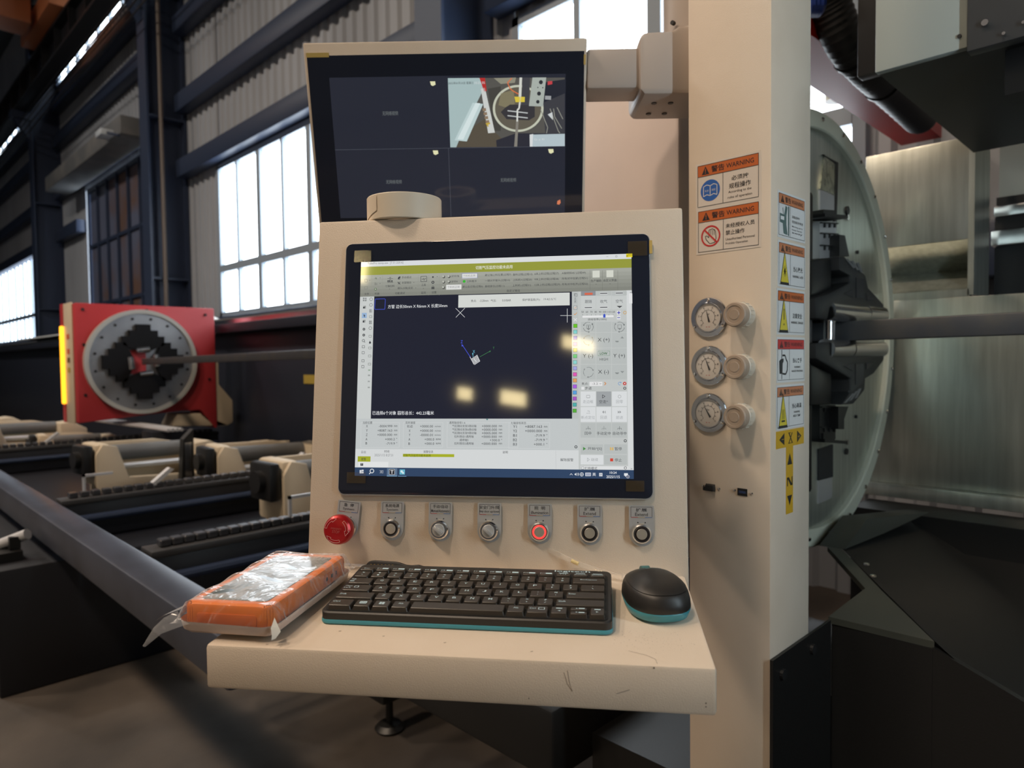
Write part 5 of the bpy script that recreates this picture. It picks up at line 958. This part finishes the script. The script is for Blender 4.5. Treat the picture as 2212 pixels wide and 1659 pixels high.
# ================================================================== THINGS ON THE CONSOLE
def on_console(x, y, z): return OC+uC*x+bC*y+_z*z
zt = HC*ct
t = thing('tape_roll', 'off-white masking tape roll lying on top of the console', 'tape', tuple(on_console(.103, .1005, zt+.0005)), YAW)
TP = mat('masking_tape', (.80, .70, .56), .5, bump=(30, .08, .002)); TPE = mat('tape_side', (.72, .62, .50), .6)
B().lathe([(.038, 0), (.0485, 0), (.049, .001), (.049, .031), (.0485, .032), (.038, .032)], None, 64, close=True).build('tape', TP, t)
B().lathe([(.0355, .0005), (.038, .0005), (.038, .0315), (.0355, .0315)], None, 48, close=True).build('paper_core', TPE, t)
fl = [(-.0497*math.cos(a), -.0497*math.sin(a)) for a in [math.radians(28+q*3) for q in range(12)]]
b = B()
for k in range(11):
    (xa, ya), (xb, yb) = fl[k], fl[k+1]; w0, w1 = .008*math.sin(k/11*3.1), .008*math.sin((k+1)/11*3.1); z0 = .0+.024*k/11
    b.poly([(xa, ya, .001+z0*.4), (xb, yb, .001+(z0+.002)*.4), (xb, yb, .031-w1), (xa, ya, .031-w0)])
b.build('loose_flap', TP, t)
# ---- keyboard
KW, KD, KF, KB = .2830, .1235, .0125, .0205
KBD = thing('keyboard', 'compact black keyboard with a teal underside on the console shelf', 'keyboard', tuple(on_console(.0892, -.1710, -.0034)), 0)
KBD.rotation_euler = (math.atan(.0046/.2254), 0, YAW)
KBM = mat('keyboard_black', (.020, .0185, .0175), .42); KEYM = mat('keycap_black_sheen', (.040, .032, .025), .36, bump=(2500, .1, .0002)); TEAL = mat('teal_plastic', (.055, .29, .36), .4)  # keycap brown includes the warm reflection on the key tops
out = rrect(0, 0, KW, KD, .009, 6)
def ztop(y): return KF+(KB-KF)*y/KD
def wedge(bz, inset, dz, mtl, nm, par):
    b = bmesh.new(); o_ = rrect(inset, inset, KW-inset, KD-inset, .009-inset, 6)
    lo_ = [b.verts.new((x, y, bz)) for x, y in o_]; mid = [b.verts.new((x, y, ztop(y)+dz-.0012)) for x, y in o_]
    i2 = rrect(inset+.0012, inset+.0012, KW-inset-.0012, KD-inset-.0012, .0078-inset, 6); tp = [b.verts.new((x, y, ztop(y)+dz)) for x, y in i2]
    n = len(o_); b.faces.new(tp); b.faces.new(lo_[::-1])
    for A, C in ((lo_, mid), (mid, tp)):
        for i in range(n): b.faces.new((A[i], A[(i+1) % n], C[(i+1) % n], C[i]))
    q = B(); q.bm.free(); q.bm = b; return q.build(nm, mtl, par)
wedge(.0048, .0008, 0, KBM, 'body', KBD)
B().prism(rrect(0, 0, KW, KD, .0095), .0008, .0050, None, bev=.001).build('teal_base', TEAL, KBD)
for x in (.02, KW-.02):
    for y in (.012, KD-.012): B().cyl((x, y, 0), (x, y, .001), .005, seg=10).build('rubber_foot', BLACK, KBD)
ta = math.atan((KB-KF)/KD); KM = T(0, 0, KF) @ Matrix.Rotation(ta, 4, 'X')
B().prism(rrect(.0045, .0035, KW-.0045, KD-.0135, .006), .0001, .0004, KM).build('key_well', mat('key_well_black', (.006, .006, .006), .6), KBD)
U = (KW-.0125)/15; RH = .0178
rows = [(.0052+5*RH, .0098, [('Esc', 1)]+[('F%d' % k, 1) for k in range(1, 13)]+[('Insert', 1), ('Delete', 1)]),
        (.0052+4*RH, .0152, [('~\n`', 1), ('!\n1', 1), ('@\n2', 1), ('#\n3', 1), ('$\n4', 1), ('%\n5', 1), ('^\n6', 1), ('&\n7', 1), ('*\n8', 1), ('(\n9', 1), (')\n0', 1), ('_\n-', 1), ('+\n=', 1), ('Backspace', 2)]),
        (.0052+3*RH, .0152, [('Tab', 1.5)]+[(c, 1) for c in 'QWERTYUIOP']+[('{\n[', 1), ('}\n]', 1), ('|\n\\', 1.5)]),
        (.0052+2*RH, .0152, [('Caps\nLock', 1.75)]+[(c, 1) for c in 'ASDFGHJKL']+[(':\n;', 1), ('"\n\'', 1), ('Enter', 2.25)]),
        (.0052+1*RH, .0152, [('Shift', 2.25)]+[(c, 1) for c in 'ZXCVBNM']+[('<\n,', 1), ('>\n.', 1), ('?\n/', 1), ('Shift', 2.75)]),
        (.0052, .0156, [('Ctrl', 1.4), ('Fn', 1.05), ('win', 1.05), ('Alt', 1.05), ('', 5.2), ('Alt', 1.05), ('Ctrl ', 1.25), ('left', 1), ('updown', 1.05), ('right', .9)])]
kmesh = {}
def keycap(w, d, name='key'):
    k = (round(w, 5), round(d, 5))
    if k not in kmesh:
        t_ = bmesh.new(); bo = rrect(-w/2, -d/2, w/2, d/2, .0012, 3); tp = rrect(-w/2+.0011, -d/2+.0009, w/2-.0011, d/2-.0011, .0012, 3); t2 = rrect(-w/2+.0016, -d/2+.0014, w/2-.0016, d/2-.0016, .001, 3)
        L1 = [t_.verts.new((x, y, .0)) for x, y in bo]; L2 = [t_.verts.new((x, y, .0040)) for x, y in tp]; L3 = [t_.verts.new((x, y, .0044)) for x, y in t2]; n = len(bo)
        t_.faces.new(L3)
        for A, C in ((L1, L2), (L2, L3)):
            for i in range(n): t_.faces.new((A[i], A[(i+1) % n], C[(i+1) % n], C[i]))
        me = bpy.data.meshes.new('key'); t_.to_mesh(me); t_.free(); me.materials.append(KEYM); me.shade_smooth(); me.set_sharp_from_angle(angle=math.radians(28)); kmesh[k] = me
    return kmesh[k]
LGD = mat('key_legend', (.52, .70, .78), .5); lp = Print(); zl = .0051
for (ry, rh, ks) in rows:
    x = .0062
    for (s, w) in ks:
        kw = w*U-.0016; cx, cy = x+w*U/2, ry+rh/2
        def put(cx, cy, kw, kd):
            o = bpy.data.objects.new('key', keycap(kw, kd)); COL.objects.link(o); o.parent = KBD; o.matrix_local = KM @ T(cx, cy, .0004)
        if s == 'updown':
            put(cx, cy+rh/4+.0003, kw, rh/2-.0006); put(cx, cy-rh/4-.0003, kw, rh/2-.0006)
            for sg in (1, -1):
                yy = cy+sg*(rh/4+.0003); lp.poly(LGD, [(cx-.003, yy-.0008*sg), (cx-.001, yy-.0008*sg), (cx-.002, yy+.0008*sg)], zl); lp.rect(LGD, cx, yy-.0009, cx+.0055, yy+.0009, zl)
        else:
            put(cx, cy, kw, rh)
            lx = x+.0022
            if s in ('left', 'right'):
                sg = -1 if s == 'left' else 1; lp.poly(LGD, [(cx+sg*.0014, cy-.002), (cx-sg*.0014, cy-.001), (cx-sg*.0014, cy-.003)], zl); lp.rect(LGD, cx-.003, cy+.0022, cx+.003, cy+.0038, zl)
            elif s == 'win':
                for a_ in (-.0026, .0002):
                    for c_ in (-.0024, .0002): lp.rect(LGD, cx+a_, cy+c_, cx+a_+.0024, cy+c_+.0022, zl)
            elif s == 'Fn': lp.poly(LGD, rrect(cx-.0036, cy-.0022, cx+.0036, cy+.0026, .0008, 2), zl); lp.text(KEYM, 'FN', cx-.0024, cx+.0024, cy+.0002, .0022, zl+.0001)
            elif s == 'Ctrl ': lp.text(LGD, 'Ctrl', cx-.0075, cx-.0018, cy+.0012, .0030, zl); lp.frame(LGD, cx+.001, cy-.001, cx+.0065, cy+.0032, .0006, zl)
            elif s in ('Esc', 'Insert', 'Delete', 'F12'):
                lp.text(LGD, s, cx-.0005-.0009*len(s), cx+.0005+.0009*len(s), cy-.0006, .0022, zl)
                if s != 'Esc': lp.rect(LGD, cx-.005, cy+.0012, cx+.005, cy+.0024, zl)
            elif s[:1] == 'F' and len(s) > 1: lp.text(LGD, s, cx-.0065, cx-.0015-(.001 if len(s) == 2 else 0), cy, .0021, zl); lp.rect(LGD, cx-.0008, cy-.0016, cx+.006, cy+.0016, zl)
            elif '\n' in s and s[:1] != 'C':
                a_, c_ = s.split('\n'); lp.text(LGD, a_, cx-.0013, cx+.0013, cy+.0028, .0006 if a_ == '_' else .0028, zl, fixw=a_ not in '|:'); lp.text(LGD, c_, cx-.0011, cx+.0011, cy-.0028, .0006 if c_ == '-' else (.0014 if c_ in ".,`'" else .0026), zl, fixw=c_ not in ".,;`'")
            elif s == 'Caps\nLock': lp.text(LGD, 'Caps', lx, lx+.0075, cy+.0022, .0030, zl); lp.text(LGD, 'Lock', lx, lx+.0072, cy-.0016, .0028, zl); lp.frame(LGD, lx+.0105, cy-.001, lx+.0145, cy+.0028, .0006, zl)
            elif s == 'Tab': lp.text(LGD, 'Tab', lx, lx+.0052, cy+.0022, .0030, zl); lp.rect(LGD, lx, cy-.0024, lx+.0048, cy-.0016, zl); lp.rect(LGD, lx, cy-.0040, lx+.0048, cy-.0032, zl)
            elif s == 'Backspace': lp.text(LGD, s, cx-.0085, cx+.0085, cy+.001, .0030, zl)
            elif s in ('Shift', 'Enter', 'Ctrl'): lp.text(LGD, s, lx+.0016, lx+.0085, cy+.001, .0032, zl)
            elif s == 'Alt': lp.text(LGD, s, cx-.0025, cx+.0025, cy+.001, .0030, zl)
            elif s:
                lp.text(LGD, s, cx-.0019, cx+.0019, cy+.0006, .0038, zl, bold=.008, fixw=s not in 'I')
                if s in 'FJ': lp.rect(KBM, cx-.0022, cy-.0036, cx+.0022, cy-.003, zl)
        x += w*U
lp.text(LGD, 'logitech', KW-.062, KW-.0235, KD-.0062, .0056, .0004, bold=.012)
lp.build(KBD, KM, {'key_legend': 'key_legends', 'keyboard_black': 'home_ridges', 'keycap_black_sheen': 'key_legends'})
# ---- mouse
mc = on_console(.4135, -.0985, -.0008)
MS = thing('mouse', 'black wireless mouse with teal base and wheel beside the keyboard', 'mouse', tuple(mc), YAW+math.radians(14))
MSB = mat('mouse_black', (.018, .0165, .0155), .42)
def egg(a, s=1.0):
    c, s_ = math.cos(a), math.sin(a); n_ = 2.5
    r = 1/((abs(c)/.0305)**n_+(abs(s_)/.0475)**n_)**(1/n_); k = 1-.07*s_   # narrower towards the front (+y)
    return (r*c*k*s, r*s_*s)
def loft(levels, nm, m, par, seg=48, dome=None):
    t_ = bmesh.new(); rings = []
    for sc_, zf in levels:
        rings.append([t_.verts.new((*egg(2*math.pi*i/seg, sc_), zf(egg(2*math.pi*i/seg, sc_)[1]))) for i in range(seg)])
    for A, C in zip(rings, rings[1:]):
        for i in range(seg): t_.faces.new((A[i], A[(i+1) % seg], C[(i+1) % seg], C[i]))
    t_.faces.new(rings[0][::-1]); t_.faces.new(rings[-1]); q = B(); q.bm.free(); q.bm = t_; return q.build(nm, m, par, smooth=50)
loft([(.86, lambda y: .0), (.92, lambda y: .0012), (.995, lambda y: .0085), (.985, lambda y: .0095)], 'teal_base', TEAL, MS)
hz = lambda y: 1-.42*max(0, y/.0475)**2-.10*max(0, -y/.0475)**2
loft([(.985, lambda y: .0092), (1.0, lambda y: .0105), (.985, lambda y: .0105+.007*hz(y)), (.945, lambda y: .0105+.0125*hz(y)), (.90, lambda y: .0105+.0158*hz(y)), (.88, lambda y: .0105+.0166*hz(y))], 'side_shell', MSB, MS)
loft([(.86, lambda y: .0105+.0150*hz(y)), (.885, lambda y: .0105+.0172*hz(y)), (.84, lambda y: .0105+.0190*hz(y)), (.74, lambda y: .0105+.0216*hz(y)), (.60, lambda y: .0105+.0240*hz(y)), (.42, lambda y: .0105+.0258*hz(y)), (.22, lambda y: .0105+.0268*hz(y)), (.02, lambda y: .0105+.0272*hz(y))], 'top_shell', MSB, MS)
B().cyl((-.0042, .0285, .0252), (.0042, .0285, .0252), .0085, seg=24).build('scroll_wheel', mat('wheel_teal', (.06, .17, .17), .45), MS)
def msurf(x, y):
    best = 0
    r = math.sqrt((x/.0305)**2+(y/.0475)**2); z_ = [(0, .0272), (.22, .0268), (.42, .0258), (.6, .0240), (.74, .0216), (.84, .0190), (.9, .016)]
    for (a0, b0), (a1, b1) in zip(z_, z_[1:]):
        if a0 <= r <= a1: best = b0+(b1-b0)*(r-a0)/(a1-a0); break
    return .0105+best*hz(y)
lp = Print(); lp.text(mat('mouse_logo', (.10, .22, .26), .5), 'logitech', -.0125, .0125, .0085, .0055, 0)
for m_, (V, Fc) in lp.d.items(): lp.d[m_] = ([(x, y, msurf(x, y)+.0006) for x, y, z in V], Fc)
lp.line(BLACK, (0, .0185), (0, .012), .0006, msurf(0, .016)+.0005); lp.build(MS, Matrix.Identity(4), default='logo')
# ---- orange device in a clear bag
dv = on_console(.022, -.1285, -.0006)
DEV = thing('orange_device', 'orange rubber-cased handheld device inside a clear plastic bag', 'device', tuple(dv), YAW-math.radians(2))
ORM = mat('orange_rubber', (.80, .19, .015), .45, bump=(300, .08, .0004))
DW, DL, DZ0, DZ1 = .088, .170, .0075, .029
B().prism(rrect(-DW/2, -DL/2, DW/2, DL/2, .008, 5), DZ0, DZ1, None, bev=.0035).build('rubber_case', ORM, DEV)
B().prism(rrect(-DW/2+.010, -DL/2+.012, DW/2-.010, DL/2-.014, .004, 4), DZ1-.001, DZ1+.0006, None, bev=.0004, seg=1).build('screen', mat('device_screen', (.10, .12, .11), .15, spec=.6), DEV)
B().prism(rrect(-.030, -.0055, .030, .0055, .003, 3), 0, .0008, T(0, -DL/2-.0003, .0150) @ Matrix.Rotation(math.pi/2, 4, 'X'), bev=.0003).build('front_grip', mat('orange_dark', (.62, .12, .01), .5), DEV)
B().box(DW/2-.0002, DW/2+.0006, .025, .062, .012, .023, bev=.0004).build('port_cover', mat('orange_dark', (.62, .12, .01), .5), DEV)
p = Print()
for k, (y, w_) in enumerate(((.030, .004), (.042, .005), (.054, .003))): p.rect(INK, y, .0155, y+w_, .0195, 0)
p.build(DEV, frame((DW/2+.0008, 0, 0), (0, 1, 0), (0, 0, 1)), default='port_marks')
BAG = thing('plastic_bag', 'clear zip bag wrapped around the orange device on the shelf edge', 'bag', tuple(dv), YAW-math.radians(2))
CLR = film('clear_film', (.9, .9, .92), .035, .05, bump=(26, .9, .006)); MLK = mat('milky_film', (.66, .52, .45), .45, bump=(80, .3, .002))
# lower milky half: a shallow tray
def bag_outline(k, grow): # rounded outline around the device, front-left and rear-right tails
    return rrect(-DW/2-grow, -DL/2-grow, DW/2+grow, DL/2+grow, .008+grow, 5)
t_ = bmesh.new(); L = []
for grow, zz in ((-.010, .0003), (-.002, .0006), (.0035, .004), (.0050, .0095), (.0058, .0128)):
    L.append([t_.verts.new((x, y, zz+.0012*math.sin(40*x+25*y)*(zz > .003))) for x, y in bag_outline(0, grow)])
n = len(L[0]); t_.faces.new(L[0][::-1])
for A, C in zip(L, L[1:]):
    for i in range(n): t_.faces.new((A[i], A[(i+1) % n], C[(i+1) % n], C[i]))
q = B(); q.bm.free(); q.bm = t_; q.build('bag_back', MLK, BAG)
# upper clear half: draped film grid
t_ = bmesh.new(); NX, NY = 44, 72; grid = {}
def drape(x, y):
    ex = max(abs(x)-(DW/2-.002), 0); ey = max(abs(y)-(DL/2-.002), 0); e = math.hypot(ex, ey)
    top = DZ1+.0016; z_ = top-(top-.0125)*min(1, e/.0095)**1.3
    z_ += .0007*math.sin(95*x+60*y+3*math.sin(40*y))*(1 if e < .002 else .6)+.0005*math.sin(150*y-80*x+2*math.sin(70*x))
    return z_
for i in range(NX+1):
    for j in range(NY+1):
        x = -(DW/2+.0085)+(DW+.017)*i/NX; y = -(DL/2+.0085)+(DL+.017)*j/NY
        grid[i, j] = t_.verts.new((x, y, drape(x, y)))
for i in range(NX):
    for j in range(NY): t_.faces.new((grid[i, j], grid[i+1, j], grid[i+1, j+1], grid[i, j+1]))
q = B(); q.bm.free(); q.bm = t_; q.build('bag_front', CLR, BAG, smooth=80)
# tails of the bag: front-left corner flap, left skirt, rear zip strip
def sheet(rowsp, nm, m):
    t_ = bmesh.new(); vs_ = [[t_.verts.new(p_) for p_ in r] for r in rowsp]
    for a_, c_ in zip(vs_, vs_[1:]):
        for k in range(len(a_)-1): t_.faces.new((a_[k], a_[k+1], c_[k+1], c_[k]))
    q = B(); q.bm.free(); q.bm = t_; return q.build(nm, m, BAG, smooth=80)
CLR2 = film('clear_film_flap', (.85, .85, .87), .16, .12, bump=(40, .5, .004))
sheet([[(-DW/2-.004, y, .024+.002*math.sin(y*90)) for y in (-.085, -.05, -.01, .03, .07, .09)], [(-DW/2-.016-.003*math.sin(y*60), y-.004, .017) for y in (-.085, -.05, -.01, .03, .07, .09)], [(-DW/2-.024-.12*max(0, -y-.02)*.12, y-.006, .0125) for y in (-.085, -.05, -.01, .03, .07, .09)]], 'side_skirt', CLR2)
sheet([[(-DW/2-.004, -.088, .022), (-DW/2+.004, -.093, .016), (-DW/2+.012, -.094, .0128)], [(-DW/2-.014, -.094, .017), (-DW/2-.006, -.098, .0125), (-DW/2+.003, -.098, .0105)], [(-DW/2-.020, -.100, .010), (-DW/2-.016, -.103, .008), (-DW/2-.010, -.103, .006)], [(-DW/2-.024, -.110, -.003), (-DW/2-.023, -.1105, -.0035), (-DW/2-.0215, -.110, -.004)]], 'corner_flap', CLR2)
sheet([[(DW/2+.004, -.086, .020), (DW/2+.003, -.091, .012)], [(DW/2+.012, -.090, .009), (DW/2+.006, -.095, .007)], [(DW/2+.009, -.094, .004), (DW/2+.006, -.096, .003)]], 'folded_corner', mat('milky_white_film', (.78, .76, .70), .35))
sheet([[(x, .091, .016) for x in (-.02, .0, .02, .046)], [(x+.004, .104, .011+.002*math.sin(x*200)) for x in (-.02, .0, .02, .052)], [(x+.010, .114, .010) for x in (-.02, .0, .02, .056)]], 'zip_strip', CLR2)
# ---- small tools behind the keyboard
LNF = frame((0, 0, 0), (1, 0, 0), (0, .25, .968))
t = thing('black_hand_tool', 'flat black tool with gold contacts behind the keyboard', 'tool', tuple(on_console(.0, -.020, -.001)), YAW)
pts = [(.082, .0005), (.083, .010), (.087, .0145), (.092, .0158), (.118, .0148), (.124, .0140), (.131, .0118), (.138, .0112), (.146, .0122), (.152, .0110), (.156, .0085), (.156, .0005)]
B().prism(pts, -.004, .004, LNF, bev=.0015).build('tool_body', BLACK, t)
for k in range(7): B().box(.0895+k*.0044, .0911+k*.0044, .0098, .0115, .004, .0046, LNF).build('gold_contact', mat('gold', (.6, .42, .12), .3, .9), t)
SCT = mat('smoky_handle', (.05, .035, .035), .15, spec=.7)
t = thing('screwdriver', 'small screwdriver with a smoky translucent handle behind the keyboard', 'screwdriver', tuple(on_console(.214, -.026, .0055)), YAW)
B().lathe([(0, 0), (.0045, .0005), (.006, .004), (.0062, .026), (.0055, .033), (.0038, .037), (.0034, .041), (.0052, .0435), (.0052, .049), (.0035, .052), (0, .052)], frame((0, 0, 0), (0, 1, 0), (0, 0, 1)), 16).build('handle', SCT, t)
B().cyl((.05, 0, 0), (.085, -.004, -.002), .0014, seg=10).build('blade', BRIGHT, t)
for k in range(6): an = k*math.pi/3; B().cyl((.006, .0057*math.cos(an), .0057*math.sin(an)), (.03, .0057*math.cos(an), .0057*math.sin(an)), .0009, seg=6).build('grip_ridge', SCT, t)
t = thing('clear_tube', 'clear plastic tube with a small collar leaning behind the keyboard', 'tube', tuple(OC), YAW)
TBM = film('clear_tube_plastic', (.86, .80, .72), .14, .08)
B().tube(cpath([(.291, .0125, .0285), (.31, .003, .0215), (.338, -.008, .013), (.372, -.018, .006), (.386, -.023, .0045)], 8), .0031, 14).build('tube', TBM, t)
B().tube([(.384, -.0225, .0046), (.388, -.0235, .0045), (.392, -.0245, .0045)], [.0045, .0048, .0045], 14).build('collar', TBM, t)
B().tube([(.392, -.0245, .0045), (.400, -.027, .0040), (.407, -.029, .0035)], [.003, .0026, .0016], 12).build('nozzle', TBM, t)
B().tube(cpath([(.326, -.0035, .0165), (.334, -.0066, .0140)], 4), .0022, 10).build('yellow_insert', mat('yellow_insert', (.75, .6, .25), .4), t)
